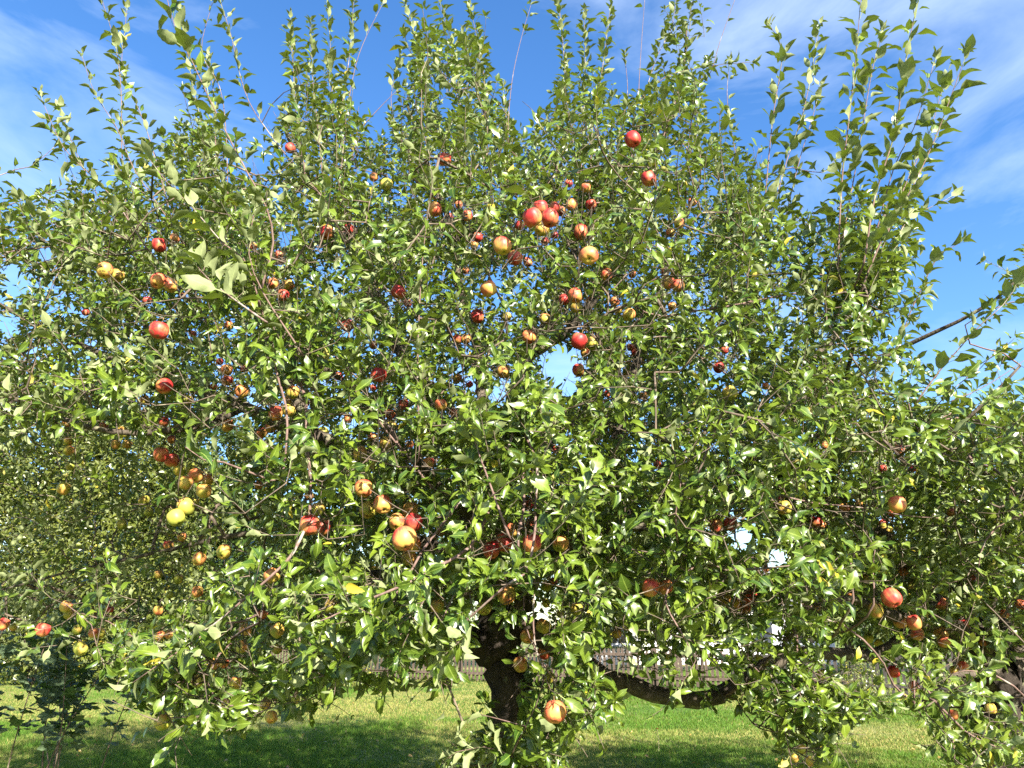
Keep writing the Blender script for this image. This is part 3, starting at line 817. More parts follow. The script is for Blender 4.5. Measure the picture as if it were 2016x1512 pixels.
# ------------------------------------------------------------------ main apple tree
T1 = Tree(11)
root1 = empty('apple_tree', (0, 4.9, 0), 'big old apple tree laden with red apples, ivy climbing its black trunk', 'apple tree')
TY = 4.9
def pl(l): return [P(*a) for a in l]
base = P(1010, 1512, TY); b0 = base.copy(); b0[2] = -.05
trunk_pts = [b0 + np.array([.03, 0, 0]), base, P(1008, 1430, TY), P(1002, 1350, TY), P(985, 1270, TY + .02), P(995, 1190, TY + .05), P(1008, 1090, TY + .1)]
T1.limb(trunk_pts, [.21, .145, .13, .125, .135, .135, .115], 'trunk', M_TRUNK, .05, .07, sides=16)
T1.limb(pl([(975, 1275, TY), (938, 1262, TY - .05), (922, 1258, TY - .1)]), [.12, .085, .07], 'limb', M_TRUNK, .04, .1)
LM = [
 ([(1005, 1130, 5.0), (1008, 960, 5.15), (1010, 800, 5.3), (1045, 690, 5.4), (1095, 610, 5.5), (1130, 500, 5.6), (1150, 380, 5.7)], [.13, .105, .09, .075, .06, .045, .025]),
 ([(990, 1180, 4.95), (900, 1010, 4.8), (775, 930, 4.6), (620, 857, 4.5), (480, 802, 4.5), (330, 745, 4.6), (180, 690, 4.7), (20, 610, 4.8), (-120, 540, 4.8)], [.12, .10, .085, .07, .055, .042, .032, .022, .012]),
 ([(1000, 1100, 5.0), (860, 830, 5.2), (745, 600, 5.4), (700, 480, 5.4), (645, 400, 5.3), (600, 340, 5.3), (560, 250, 5.3)], [.10, .075, .06, .052, .045, .035, .02]),
 ([(1015, 1130, 4.95), (1150, 1060, 4.9), (1300, 1010, 4.8), (1480, 955, 4.7), (1565, 830, 4.8), (1590, 725, 4.9), (1660, 640, 4.9), (1710, 520, 4.9), (1750, 400, 4.9)], [.11, .095, .08, .065, .055, .045, .035, .025, .015]),
 ([(1570, 810, 4.8), (1530, 700, 4.9), (1480, 680, 5.0), (1430, 560, 5.1), (1400, 430, 5.2)], [.035, .03, .025, .02, .012]),
 ([(1595, 760, 4.85), (1680, 745, 4.6), (1760, 690, 4.4), (1850, 650, 4.2), (1960, 590, 4.0), (2030, 520, 3.9)], [.028, .024, .02, .016, .012, .007]),
 ([(1500, 950, 4.7), (1580, 900, 4.3), (1650, 780, 4.0), (1685, 660, 3.8), (1700, 560, 3.7)], [.03, .024, .018, .013, .008]),
 ([(1480, 958, 4.7), (1650, 985, 4.3), (1800, 900, 4.0), (1900, 830, 3.8), (2010, 720, 3.7)], [.035, .028, .02, .014, .008]),
 ([(1035, 1230, 4.95), (1130, 1290, 4.8), (1200, 1335, 4.6), (1290, 1364, 4.5), (1372, 1376, 4.4), (1425, 1374, 4.4)], [.11, .10, .08, .065, .062, .05]),
 ([(1390, 1374, 4.42), (1455, 1345, 4.5), (1530, 1300, 4.6), (1620, 1284, 4.7), (1720, 1290, 4.9), (1800, 1230, 5.0), (1850, 1170, 5.1)], [.05, .062, .058, .05, .05, .04, .025]),
 ([(1040, 700, 5.4), (1130, 640, 5.2), (1236, 480, 5.0), (1243, 382, 4.9), (1300, 285, 4.8), (1342, 156, 4.7), (1352, 60, 4.6)], [.06, .045, .035, .03, .025, .018, .01]),
 ([(1100, 1090, 4.95), (1200, 900, 5.1), (1270, 655, 5.3), (1288, 610, 5.3), (1330, 480, 5.3), (1380, 350, 5.2)], [.07, .055, .04, .035, .026, .014]),
 ([(990, 1150, 4.9), (960, 1060, 4.3), (875, 965, 3.9), (792, 878, 3.6), (700, 770, 3.4), (597, 700, 3.1), (521, 632, 2.9)], [.08, .05, .034, .024, .016, .011, .008]),
 ([(1010, 1110, 4.9), (960, 900, 5.2), (940, 700, 5.5), (905, 560, 5.6), (880, 420, 5.6), (840, 320, 5.5), (800, 200, 5.4)], [.09, .07, .055, .045, .035, .025, .014]),
 ([(985, 1140, 4.9), (820, 1060, 4.8), (650, 1030, 4.8), (480, 1050, 4.9), (300, 1090, 5.0), (120, 1130, 5.0), (-60, 1180, 5.0)], [.07, .05, .034, .024, .017, .012, .008]),
 ([(985, 1180, 4.9), (850, 1150, 4.5), (700, 1130, 4.2), (560, 1170, 4.0), (440, 1240, 3.9), (380, 1330, 3.8)], [.07, .05, .038, .028, .02, .012]),
 ([(1020, 1150, 4.8), (1130, 1070, 4.2), (1250, 1040, 3.8), (1380, 1060, 3.6), (1480, 1110, 3.6)], [.07, .05, .035, .022, .012]),
 ([(1000, 1120, 4.8), (985, 1040, 4.2), (1040, 960, 3.7), (1060, 880, 3.4), (1040, 820, 3.2)], [.07, .045, .028, .018, .01]),
 ([(620, 857, 4.5), (540, 700, 4.7), (470, 540, 4.8), (420, 410, 4.8), (405, 300, 4.7)], [.05, .04, .03, .02, .01]),
 ([(330, 745, 4.6), (270, 600, 4.6), (210, 470, 4.5), (160, 380, 4.4)], [.03, .024, .017, .009]),
 ([(480, 802, 4.5), (380, 840, 4.0), (220, 850, 3.8), (60, 800, 3.8), (-60, 740, 3.8)], [.035, .028, .02, .014, .008]),
 ([(1010, 960, 5.15), (1090, 860, 5.8), (1180, 700, 6.3), (1230, 500, 6.5)], [.08, .06, .04, .02]),
 ([(1000, 1000, 5.1), (930, 860, 5.9), (800, 700, 6.4), (720, 520, 6.6)], [.08, .06, .04, .02]),
 ([(1010, 1100, 5.0), (1180, 1010, 5.8), (1340, 900, 6.3), (1450, 780, 6.5)], [.08, .06, .04, .02]),
]
for pts, rr in LM:
    q = T1.limb(pl(pts), [v * .74 for v in rr], 'limb'); k_ = int(len(q) * (.8 if rr[-1] > .012 else .55)); T1.spurs += list(q[k_:])

T1.n_limb = T1.n
# long leafy shoots: points, depth, base radius, leaf length, leaf spacing, start of leaves
SH = [
 ([(525, 410), (490, 345), (450, 270), (410, 190), (378, 120), (345, 55), (325, -20)], 2.75, .006, .088, .035, .0),
 ([(480, 510), (440, 480), (380, 410), (330, 360), (288, 305)], 2.8, .005, .085, .03, .0),
 ([(521, 632), (462, 590), (413, 552), (385, 520)], 2.7, .007, .10, .018, .3),
 ([(597, 700), (520, 580), (490, 500), (500, 420)], 2.8, .006, .085, .03, .1),
 ([(290, 490), (230, 400), (180, 345), (125, 290), (82, 195)], 3.6, .006, .075, .028, .1),
 ([(240, 450), (190, 380), (150, 300), (118, 215)], 3.7, .005, .07, .026, .3),
 ([(330, 430), (265, 335), (235, 262), (215, 228), (185, 180), (162, 112)], 3.8, .005, .068, .034, .1),
 ([(250, 420), (240, 300), (238, 170), (226, 85), (198, -10)], 3.9, .0055, .07, .026, .1),
 ([(330, 400), (290, 260), (262, 190), (240, 130), (250, 20)], 4.0, .005, .068, .03, .2),
 ([(450, 420), (445, 260), (432, 170), (397, 100), (418, 5)], 3.8, .005, .06, .05, .3),
 ([(640, 395), (575, 320), (530, 262), (490, 200), (468, 130), (455, 70), (430, -10)], 3.7, .006, .07, .03, .0),
 ([(410, 430), (405, 330), (398, 250), (382, 180), (368, 100), (352, 20)], 4.4, .008, .07, .016, .0),
 ([(430, 420), (425, 300), (420, 180), (410, 110)], 4.5, .008, .07, .016, .0),
 ([(-60, 430), (0, 345), (60, 328), (108, 288)], 3.6, .005, .065, .03, .2),
 ([(-60, 440), (40, 395), (100, 378), (150, 368)], 3.7, .005, .065, .03, .1),
 ([(600, 340), (585, 240), (577, 130), (572, 35)], 4.5, .008, .07, .016, .0),
 ([(640, 390), (628, 270), (615, 150), (610, 45)], 4.6, .008, .07, .015, .0),
 ([(680, 400), (670, 250), (688, 110), (697, -5)], 4.6, .008, .07, .015, .0),
 ([(620, 360), (650, 250), (652, 130), (645, 15)], 4.8, .008, .07, .017, .0),
 ([(670, 350), (682, 230), (700, 130), (722, 70), (752, 10)], 4.2, .005, .07, .06, .55),
 ([(620, 400), (690, 280), (740, 220), (790, 170)], 4.7, .008, .065, .02, .1),
 ([(930, 390), (880, 285), (850, 230), (828, 110), (798, 10)], 4.7, .010, .075, .015, .0),
 ([(905, 380), (903, 260), (898, 120), (860, -10)], 4.8, .010, .075, .015, .0),
 ([(1000, 330), (960, 240), (950, 130), (925, 10)], 4.7, .009, .07, .015, .0),
 ([(860, 400), (800, 300), (770, 200), (790, 100)], 4.9, .008, .07, .017, .0),
 ([(1010, 360), (1000, 270), (990, 170)], 4.6, .008, .07, .015, .0),
 ([(1000, 260), (1008, 160), (1025, 80), (1045, 10)], 4.3, .004, .075, .045, .62),
 ([(1090, 400), (1100, 300), (1112, 150), (1100, 0), (1105, -30)], 4.9, .009, .07, .015, .0),
 ([(1140, 400), (1148, 250), (1152, 120), (1150, 20)], 5.0, .009, .068, .015, .0),
 ([(1170, 390), (1165, 270), (1188, 120), (1204, -5)], 4.9, .009, .07, .016, .0),
 ([(1225, 400), (1215, 290), (1235, 190), (1230, 110)], 4.8, .008, .07, .018, .0),
 ([(1258, 200), (1262, 100), (1270, -10)], 4.5, .004, .06, .12, .5),
 ([(1240, 330), (1262, 220), (1290, 120), (1322, 55), (1330, 0)], 4.5, .005, .07, .028, .2),
 ([(1300, 285), (1335, 180), (1356, 70), (1362, 0)], 4.6, .007, .07, .022, .1),
 ([(1400, 140), (1418, 80), (1450, -10)], 4.4, .004, .045, .12, .6),
 ([(1245, 215), (1310, 152), (1400, 130), (1480, 122)], 4.4, .005, .075, .026, .1),
 ([(1380, 330), (1370, 220), (1352, 150)], 4.8, .006, .07, .022, .0),
 ([(1460, 460), (1450, 320), (1432, 200), (1436, 120)], 4.7, .006, .07, .026, .0),
 ([(1430, 560), (1420, 400), (1405, 280)], 4.8, .007, .07, .02, .0),
 ([(1500, 500), (1510, 350), (1522, 230), (1540, 100), (1518, 55)], 3.7, .006, .082, .028, .1),
 ([(1510, 480), (1545, 330), (1580, 225), (1600, 130), (1612, 50)], 3.8, .005, .082, .028, .1),
 ([(1540, 470), (1570, 330), (1600, 230), (1615, 170)], 3.9, .0045, .07, .035, .1),
 ([(1650, 520), (1658, 350), (1672, 230), (1686, 100), (1695, -10)], 3.3, .007, .082, .026, .0),
 ([(1655, 500), (1690, 300), (1715, 150), (1735, 65)], 3.4, .005, .085, .026, .2),
 ([(1700, 520), (1722, 390), (1762, 260), (1775, 170), (1790, 80), (1810, -10)], 3.2, .007, .085, .027, .0),
 ([(1720, 480), (1760, 330), (1800, 250), (1840, 120)], 3.4, .005, .08, .05, .15),
 ([(1700, 560), (1742, 460), (1790, 380), (1840, 275), (1872, 190), (1902, 110)], 3.2, .007, .088, .026, .0),
 ([(1740, 480), (1780, 370), (1830, 260), (1862, 150)], 3.3, .005, .085, .032, .1),
 ([(1760, 480), (1790, 430), (1832, 408), (1882, 384)], 3.4, .004, .07, .03, .2),
 ([(1760, 690), (1790, 620), (1818, 560), (1850, 500), (1890, 478)], 3.6, .005, .07, .026, .0),
 ([(1800, 800), (1850, 730), (1885, 690), (1930, 640), (1975, 600), (2030, 520)], 3.5, .006, .075, .026, .0),
 ([(1820, 830), (1870, 770), (1930, 725), (1965, 685)], 3.4, .0045, .065, .035, .1),
 ([(1850, 800), (1910, 775), (1965, 745), (2030, 700)], 3.4, .004, .05, .1, .1),
 ([(1900, 640), (1990, 595), (2040, 590)], 3.6, .005, .07, .024, .0),
 ([(1560, 330), (1620, 340), (1660, 290)], 3.8, .004, .07, .03, .0),
 ([(826, 900), (822, 740), (826, 600), (835, 480), (852, 360)], 3.1, .008, .08, .028, .0),
 ([(850, 960), (770, 860), (700, 770), (640, 720)], 3.2, .008, .08, .03, .3),
 ([(940, 900), (920, 800), (905, 700), (880, 640)], 3.3, .006, .08, .03, .1),
 ([(1000, 1050), (960, 940), (935, 870), (925, 820)], 2.6, .007, .105, .016, .55),
 ([(505, 935), (440, 910), (400, 905), (365, 880)], 2.7, .006, .10, .018, .4),
 ([(1330, 1010), (1340, 950), (1330, 900), (1320, 870)], 2.9, .006, .095, .022, .2),
 ([(1270, 560), (1330, 520), (1290, 450), (1275, 400)], 3.4, .006, .09, .03, .3),
 ([(800, 1150), (700, 1190), (650, 1215), (610, 1230)], 2.5, .007, .095, .02, .3),
 ([(1000, 1150), (900, 1240), (870, 1290), (820, 1260)], 2.6, .006, .09, .018, .2),
 ([(760, 1190), (690, 1290), (640, 1330), (590, 1340)], 2.7, .006, .085, .02, .2),
 ([(860, 1240), (835, 1290), (850, 1330), (880, 1350)], 2.8, .004, .075, .022, .2),
 ([(560, 1110), (480, 1180), (420, 1230), (370, 1260)], 2.8, .008, .09, .018, .2),
 ([(430, 1230), (370, 1270), (310, 1310), (260, 1345)], 2.8, .006, .085, .02, .2),
 ([(1320, 1210), (1350, 1260), (1370, 1300), (1330, 1360)], 3.0, .005, .08, .022, .1),
 ([(1060, 1050), (1052, 1150), (1050, 1230), (1058, 1290), (1085, 1360)], 3.3, .009, .06, .06, .3),
 ([(1060, 1290), (1090, 1340), (1110, 1390), (1170, 1400)], 3.2, .004, .075, .018, .1),
 ([(1140, 1290), (1170, 1350), (1150, 1400), (1120, 1440)], 3.6, .004, .07, .022, .1),
 ([(1010, 1480), (1035, 1430), (1055, 1390), (1070, 1340)], 3.3, .006, .08, .018, .2),
 ([(1035, 1430), (980, 1415), (940, 1405), (910, 1420)], 3.2, .004, .085, .03, .3),
 ([(1010, 1490), (950, 1470), (900, 1480), (870, 1500)], 3.4, .005, .08, .018, .1),
 ([(1500, 1330), (1535, 1400), (1550, 1460), (1560, 1520)], 3.7, .006, .07, .018, .0),
 ([(1560, 1300), (1560, 1400), (1590, 1460), (1580, 1520)], 3.8, .006, .07, .018, .0),
 ([(1545, 1440), (1600, 1420), (1650, 1400), (1670, 1370)], 3.8, .004, .07, .018, .0),
 ([(380, 1310), (350, 1360), (400, 1400), (440, 1410)], 3.2, .005, .07, .02, .0),
 ([(430, 1290), (410, 1350), (450, 1390), (520, 1380), (580, 1370)], 3.3, .006, .07, .018, .0),
 ([(330, 1350), (318, 1372), (318, 1392)], 3.1, .003, .06, .05, .0),
 ([(130, 1190), (180, 1230), (190, 1270), (205, 1310)], 3.4, .003, .065, .03, .2),
]
for pts, Y, r, ls, ev, st in SH:
    wob = T1.rng.normal() * .12
    p3 = [P(a, b, Y + wob * k * .3) for k, (a, b) in enumerate(pts)]
    r *= .8
    if pts[0][1] >= 1425 and abs(pts[0][0] - 1015) < 30: p3 = [P(1010, pts[0][1] + 25, TY - .1)] + p3; pts = [pts[0]] + pts; pj, rj = p3, []
    else: pj, rj = join_shoot(T1, p3, r)
    q = T1.limb(pj, rj + list(np.linspace(r * .85, .0014, len(pts))), 'shoot', M_SHOOT if r < .0075 else M_TWIG, .08, 0, skeleton=True, sides=6)
    q, _ = smooth_line(p3, .08)
    if np.mean([a[1] for a in pts]) > 680: T1.spurs += list(q[:max(2, int(len(q) * .75)):2])
    if len(pj) - len(p3) > 3: put_leaves_on(T1.lv, np.array(pj[1:len(pj) - len(p3)]), T1.rng, .078, .022, .9, .005, .1, 0, 0, False)
    up_ = q[-1][2] > 3.0; put_leaves_on(T1.lv, q, T1.rng, ls * (1.33 if up_ else 1.15), ev, .72 if up_ else .9, .006, -.12 if up_ else .18, st, .0)
n_sh = len(SH)

DENSE = [(-350, 440), (-60, 440), (0, 440), (60, 430), (130, 390), (175, 400), (260, 390), (300, 350), (370, 260), (430, 270), (470, 380), (545, 350), (565, 200), (600, 140), (690, 160),
 (715, 290), (770, 320), (800, 210), (820, 110), (940, 110), (975, 240), (1060, 300), (1100, 190), (1120, 140), (1200, 160), (1240, 260), (1300, 220), (1370, 200), (1410, 290), (1480, 400), (1570, 460), (1650, 430),
 (1720, 460), (1755, 520), (1730, 640), (1740, 760), (1830, 790), (1940, 800), (2100, 780), (2250, 780), (2150, 900), (1980, 930), (1800, 960), (1720, 1010), (1700, 1180), (1650, 1200), (1560, 1210), (1480, 1190), (1380, 1200), (1300, 1190), (1180, 1190),
 (1130, 1250), (1060, 1220), (930, 1190), (900, 1220), (880, 1250), (720, 1270), (620, 1300), (500, 1320), (440, 1330), (330, 1330), (300, 1270), (230, 1260), (120, 1230), (-100, 1220), (-400, 1200)]
def env(x, z):
    s = 1 - np.clip(np.abs(x) / 5.3, 0, 1) ** 2.4
    zz = np.clip((z - 3.0) / 4.6, -1, 1); s = s * (1 - np.abs(zz) ** 2.6)
    return np.sqrt(np.clip(s, 0.02, 1))
def sample_crown(n, rng, poly, Y0, fr, bk, dens=None, env_=env, box_=(-350, 2250, -160, 1400)):
    out_ = np.zeros((0, 3)); 
    while len(out_) < n:
        m = n * 3; px = rng.uniform(box_[0], box_[1], m); py = rng.uniform(box_[2], box_[3], m)
        ok = inside(px, np.maximum(py, -1e9), poly)
        px, py = px[ok], py[ok]; u = rng.random(len(px)); lo = Y0 - fr; hi = Y0 + bk
        Y = (lo ** 2 + u * (hi ** 2 - lo ** 2)) ** .5
        p = Pa(px, py, Y); e = env_(p[:, 0], p[:, 2])
        ok = (Y > Y0 - fr * e) & (Y < Y0 + bk * e) & (p[:, 2] > .75)
        if bk > 2.2: ok &= ~((px < 560) & (py > 850) & (Y < 4.7 - .6 * (rng.random(len(px)) < .12))) 
        if dens is not None: ok &= rng.random(len(px)) < dens(px, py)
        out_ = np.concatenate([out_, p[ok]])
    return out_[:n]
HOLES = [(1100, 735, 42), (1085, 720, 25), (1120, 765, 22), (985, 775, 26), (495, 985, 22), (1455, 1060, 30), (1530, 1100, 24), (1545, 1185, 20), (1515, 1235, 20), (1240, 150, 45), (735, 190, 55), (730, 100, 40), (1040, 120, 70), (1030, 210, 40), (980, 60, 30), (1260, 60, 45), (1500, 290, 34), (1440, 180, 30), (1600, 400, 26), (1570, 300, 20), (500, 330, 30), (520, 220, 40), (1290, 365, 1), (1300, 1372, 24), (1365, 1382, 24), (1425, 1378, 30), (1535, 1300, 22), (1100, 1330, 20), (640, 850, 12), (560, 470, 22), (505, 790, 14), (700, 740, 10),
 (1190, 1300, 34), (1340, 1320, 26), (1390, 1310, 18), (1220, 1275, 26), (1410, 1330, 28), (560, 1290, 24), (740, 1310, 28), (830, 1320, 24), (480, 1315, 18), (980, 1300, 45), (965, 1250, 40), (1000, 1400, 34), (1005, 1470, 30), (985, 1340, 40), (30, 560, 30), (20, 640, 30), (90, 500, 20), (1640, 1290, 26), (1480, 1330, 26), (1680, 1330, 40)]
WINDOWS = [[(1190, 1395), (1480, 1400), (1525, 1440), (1530, 1530), (1110, 1530), (1125, 1450)],
 [(150, 1330), (250, 1352), (312, 1440), (430, 1442), (560, 1428), (640, 1385), (760, 1352), (900, 1350), (905, 1420), (850, 1530), (0, 1530), (120, 1430)],
 [(1655, 1440), (1760, 1400), (1835, 1440), (1870, 1530), (1620, 1530)],
 [(1805, 500), (1790, 690), (1880, 650), (2016, 470), (2016, 380), (1900, 420)]]
def blocked(px, py):
    b = np.zeros(len(px), bool)
    for wdw in WINDOWS: b |= inside(px, py, wdw)
    b |= inside(px, py, [(1780, 660), (2060, 590), (2100, 840), (1900, 850), (1790, 790)]) & ((np.sin(px * 12.9 + py * 78.2) * 43758.5) % 1 < .72)
    for hx, hy, hr in HOLES: b |= (px - hx) ** 2 + (py - hy) ** 2 < hr ** 2
    return b
def dens1(px, py):
    d = np.ones(len(px))
    d *= np.where(py > 1180, .8, 1.0)
    d *= np.where((px < 480) & (py > 860), .34, 1.0)
    d *= np.where((px > 1480) & (py < 720), .5, 1.0) * np.where(py < 450, .62, 1.0)
    d *= np.where((px > 1600) & (py > 900), .3, 1.0)
    d *= np.where((px < 200) & (py < 700), .7, 1.0)
    d *= np.where((px > 460) & (px < 800) & (py < 420), .62, 1.0)
    d *= np.where((px > 900) & (px < 1100) & (py > 1130), .35, 1.0)
    for hx, hy, hr in HOLES: d *= np.where((px - hx) ** 2 + (py - hy) ** 2 < (hr * 1.35) ** 2, .05, 1)
    n = vnoise(px, py, 70, 9) * .6 + vnoise(px, py, 30, 10) * .4
    return d * np.clip(-.45 + 2.6 * n, .02, 1)
NT = 8700
att = sample_crown(NT, T1.rng, DENSE, TY, 2.15, 2.5, dens1)
SKIRTS = [([(250, 1290), (330, 1260), (420, 1290), (500, 1260), (600, 1290), (690, 1300), (650, 1370), (560, 1400), (480, 1430), (400, 1420), (340, 1390), (330, 1340), (260, 1350)], 120, 1.9, -1.0),
 ([(600, 1180), (760, 1160), (900, 1200), (920, 1260), (880, 1340), (800, 1320), (700, 1350), (600, 1320)], 150, 2.3, -1.2),
 ([(1060, 1250), (1130, 1230), (1180, 1330), (1180, 1400), (1120, 1420), (1070, 1380)], 60, 1.8, -.8),
 ([(1150, 1220), (1300, 1220), (1480, 1230), (1500, 1320), (1440, 1400), (1370, 1420), (1340, 1340), (1250, 1330), (1200, 1380), (1160, 1330)], 80, 1.8, -.2),
 ([(1480, 1300), (1620, 1300), (1700, 1380), (1640, 1420), (1610, 1512), (1540, 1530), (1530, 1430)], 110, 1.4, -.6),
 ([(900, 1480), (960, 1430), (1060, 1400), (1100, 1440), (1100, 1530), (880, 1530)], 30, 1.5, -.6),
 ([(1380, 1120), (1520, 1130), (1620, 1200), (1560, 1260), (1420, 1230)], 120, 1.6, -.2)]
def spur_points(tree, k):
    q = np.array(tree.spurs); q = np.repeat(q, k, axis=0); return q + tree.rng.normal(size=q.shape) * np.array([.09, .09, .09])
att = np.concatenate([att, spur_points(T1, 2)])
for poly_, n_, f_, b_ in SKIRTS:
    q_ = np.array(poly_); att = np.concatenate([att, sample_crown(n_, T1.rng, poly_, TY, f_, b_, None, lambda x, z: np.ones(len(x)), (q_[:, 0].min(), q_[:, 0].max(), q_[:, 1].min(), q_[:, 1].max()))])
px_, py_, _ = project(att); att = att[~blocked(px_, py_)]; NT = len(att)
aA = np.array([a[7] + np.array([0, 0, a[3] * 1.0 + .03]) for a in APPLES if not a[6]])
tips = T1.grow(np.concatenate([att, aA]))
extra = []
def bloom(tree, att, tips, n_att, rng, size=.062, up_hi=.9, yellow=.025, top_z=(1.5, 5.5)):
    for i, node in tips:
        p = tree.N[node]; isap = i >= n_att
        outw = unit(np.array([p[0], p[1] - tree.cy, 0.0])); h = np.clip((p[2] - top_z[0]) / (top_z[1] - top_z[0]), 0, 1)
        d = unit(np.array([0, 0, .12 + up_hi * h]) + outw * (.55 - .35 * h) + rng.normal(size=3) * .38 + tree.dirs[node] * .3)
        Lg = (.09 + .12 * rng.random() + .18 * h * rng.random()) * (.4 if isap else 1)
        m = max(3, int(Lg / .05)); pts = [p]; dd = d
        for k in range(m):
            dd = unit(dd + np.array([0, 0, .10 * h + .03]) + rng.normal(size=3) * .08); pts.append(pts[-1] + dd * Lg / m)
        pts = np.array(pts)
        extra_list.append(tube(pts, np.linspace(.0024, .0012, len(pts)), 3))
        put_leaves_on(tree.lv, pts, rng, size * (1 + .1 * rng.normal()), .0165 + .006 * h, 1.0, yellow * (3 if rng.random() < .15 else .5), .3, 0.0, -.05, True)
T1.cy = TY; extra_list = []
bloom(T1, None, tips, NT, T1.rng, .076, yellow=.008)
ex1 = extra_list
lv = T1.lv.pack()
def clear(lv, apples, holes, rng, limbs=()):
    px, py, dep = project(lv.p + lv.a * (lv.s * .45)[:, None]); keep = np.ones(len(px), bool)
    for a in apples:
        ax, ay, ad = project(a[7]); r = a[3] / ad * FPX; near = (px - ax) ** 2 + (py - ay) ** 2 < (r * .95 + lv.s * FPX / dep * (.40 if a[3] / ad * FPX > 9 else .30)) ** 2
        keep &= ~(near & (dep < ad + .01))
        keep &= np.sum((lv.p + lv.a * (lv.s * .4)[:, None] - a[7]) ** 2, 1) > (a[3] * 1.05) ** 2
    for hx, hy, hr in holes: keep &= ~(((px - hx) ** 2 + ((py - hy)) ** 2 < (hr * .8) ** 2) & (rng.random(len(px)) < .93))
    for wdw in WINDOWS[:3]: keep &= ~(inside(px, py, wdw) & (rng.random(len(px)) < .9))
    keep &= dep > 1.5
    lv.keep(keep)
clear(lv, APPLES, HOLES, T1.rng)
build_tree(T1, root1, M_LEAF, T1.rng, 300, .0085, ex1)

# ------------------------------------------------------------------ smaller apple tree
T2 = Tree(23); Y2 = 6.0
tb = P(1990, 1512, Y2); t0 = tb.copy(); t0[2] = -.05; t0[0] += .15
root2 = empty('apple_tree', (tb[0], Y2, 0), 'smaller apple tree with a dark leaning trunk at the lawn edge, its apples in rows', 'apple tree')
T2.limb([t0, tb + np.array([.08, 0, 0]), P(1985, 1420, Y2), P(1955, 1340, Y2), P(1925, 1280, Y2 - .05), P(1905, 1190, Y2 - .05)], [.36, .26, .23, .20, .17, .14], 'trunk', M_TRUNK, .06, .08, sides=16)
for pts, rr in [
 ([(1960, 1345, 6.0), (2050, 1250, 6.1), (2130, 1100, 6.2), (2200, 950, 6.3)], [.15, .12, .08, .04]),
 ([(1905, 1200, 5.95), (1880, 1080, 6.0), (1860, 960, 6.1), (1850, 870, 6.1)], [.12, .08, .05, .02]),
 ([(1910, 1230, 5.95), (1820, 1130, 5.6), (1740, 1060, 5.3), (1650, 1010, 5.1), (1580, 960, 5.0)], [.10, .07, .05, .03, .015]),
 ([(1915, 1260, 5.9), (1860, 1230, 5.2), (1760, 1215, 4.6), (1680, 1180, 4.4), (1600, 1190, 4.3)], [.08, .055, .035, .02, .01]),
 ([(1930, 1200, 5.9), (1990, 1050, 5.2), (1960, 960, 4.8), (1900, 900, 4.6)], [.08, .05, .03, .015]),
 ([(1940, 1280, 5.9), (1980, 1230, 5.0), (1960, 1320, 4.4), (1880, 1330, 4.0), (1820, 1380, 3.9)], [.06, .04, .02, .012, .006])]:
    T2.limb(pl(pts), rr, 'limb')
T2.n_limb = T2.n
for pts, Y, r, ls, ev, st in [
 ([(2030, 1000), (1960, 1040), (1930, 1090), (1925, 1160)], 3.9, .007, .07, .12, .3),
 ([(1500, 970), (1600, 990), (1700, 1000), (1780, 1015), (1850, 1020)], 3.6, .005, .06, .08, .1),
 ([(1680, 1180), (1675, 1110), (1690, 1060), (1660, 1020)], 3.4, .006, .075, .022, .1),
 ([(1720, 1190), (1718, 1120), (1725, 1070)], 3.5, .005, .085, .02, .3),
 ([(2016, 1370), (1960, 1330), (1900, 1320), (1860, 1330)], 3.9, .006, .06, .05, .2),
 ([(1820, 1350), (1870, 1430), (1880, 1500), (1890, 1530)], 3.8, .005, .065, .02, .2),
 ([(1840, 1380), (1900, 1440), (1960, 1470), (2010, 1480)], 3.7, .006, .08, .022, .2),
 ([(1800, 1340), (1800, 1390), (1830, 1430)], 3.8, .005, .065, .018, .0),
 ([(1700, 1260), (1660, 1230), (1600, 1215), (1560, 1220)], 3.7, .005, .075, .018, .0),
 ([(1620, 1350), (1660, 1380), (1700, 1380)], 3.9, .005, .07, .018, .0),
 ([(1830, 860), (1870, 840), (1930, 800), (1975, 770)], 5.2, .006, .07, .02, .0),
 ([(1980, 900), (1970, 850), (1960, 800)], 5.4, .006, .07, .018, .0),
]:
    p3 = [P(a, b, Y) for a, b in pts]; pj, rj = join_shoot(T2, p3, r)
    T2.limb(pj, rj + list(np.linspace(r, .0016, len(pts))), 'shoot', M_SHOOT, .08, 0, sides=6)
    q, _ = smooth_line(p3, .08)
    put_leaves_on(T2.lv, q, T2.rng, ls, ev, 1.0, .02, .3, st, .1)
D2 = [(1500, 960), (1600, 900), (1700, 880), (1790, 850), (1850, 830), (1920, 850), (2000, 850), (2300, 790), (2500, 900), (2400, 1300), (2100, 1330), (1980, 1280), (1900, 1250), (1840, 1270), (1800, 1310), (1760, 1270), (1700, 1220), (1600, 1230), (1560, 1200), (1500, 1120)]
def env2(x, z):
    s = 1 - np.clip(np.abs(x - 4.4) / 3.4, 0, 1) ** 2.4; zz = np.clip((z - 2.6) / 2.6, -1, 1)
    return np.sqrt(np.clip(s * (1 - np.abs(zz) ** 2.6), .02, 1))
def dens2(px, py):
    d = np.ones(len(px)) * np.where(px > 2040, .5, 1.0)
    for hx, hy, hr in HOLES: d *= np.where((px - hx) ** 2 + (py - hy) ** 2 < (hr * 1.35) ** 2, .05, 1)
    return d * np.clip(.4 + 1.2 * vnoise(px, py, 60, 19), 0, 1)
NT2 = 2500
att = sample_crown(NT2, T2.rng, D2, Y2, 2.6, 1.6, dens2, env2, (1450, 2500, 700, 1420))
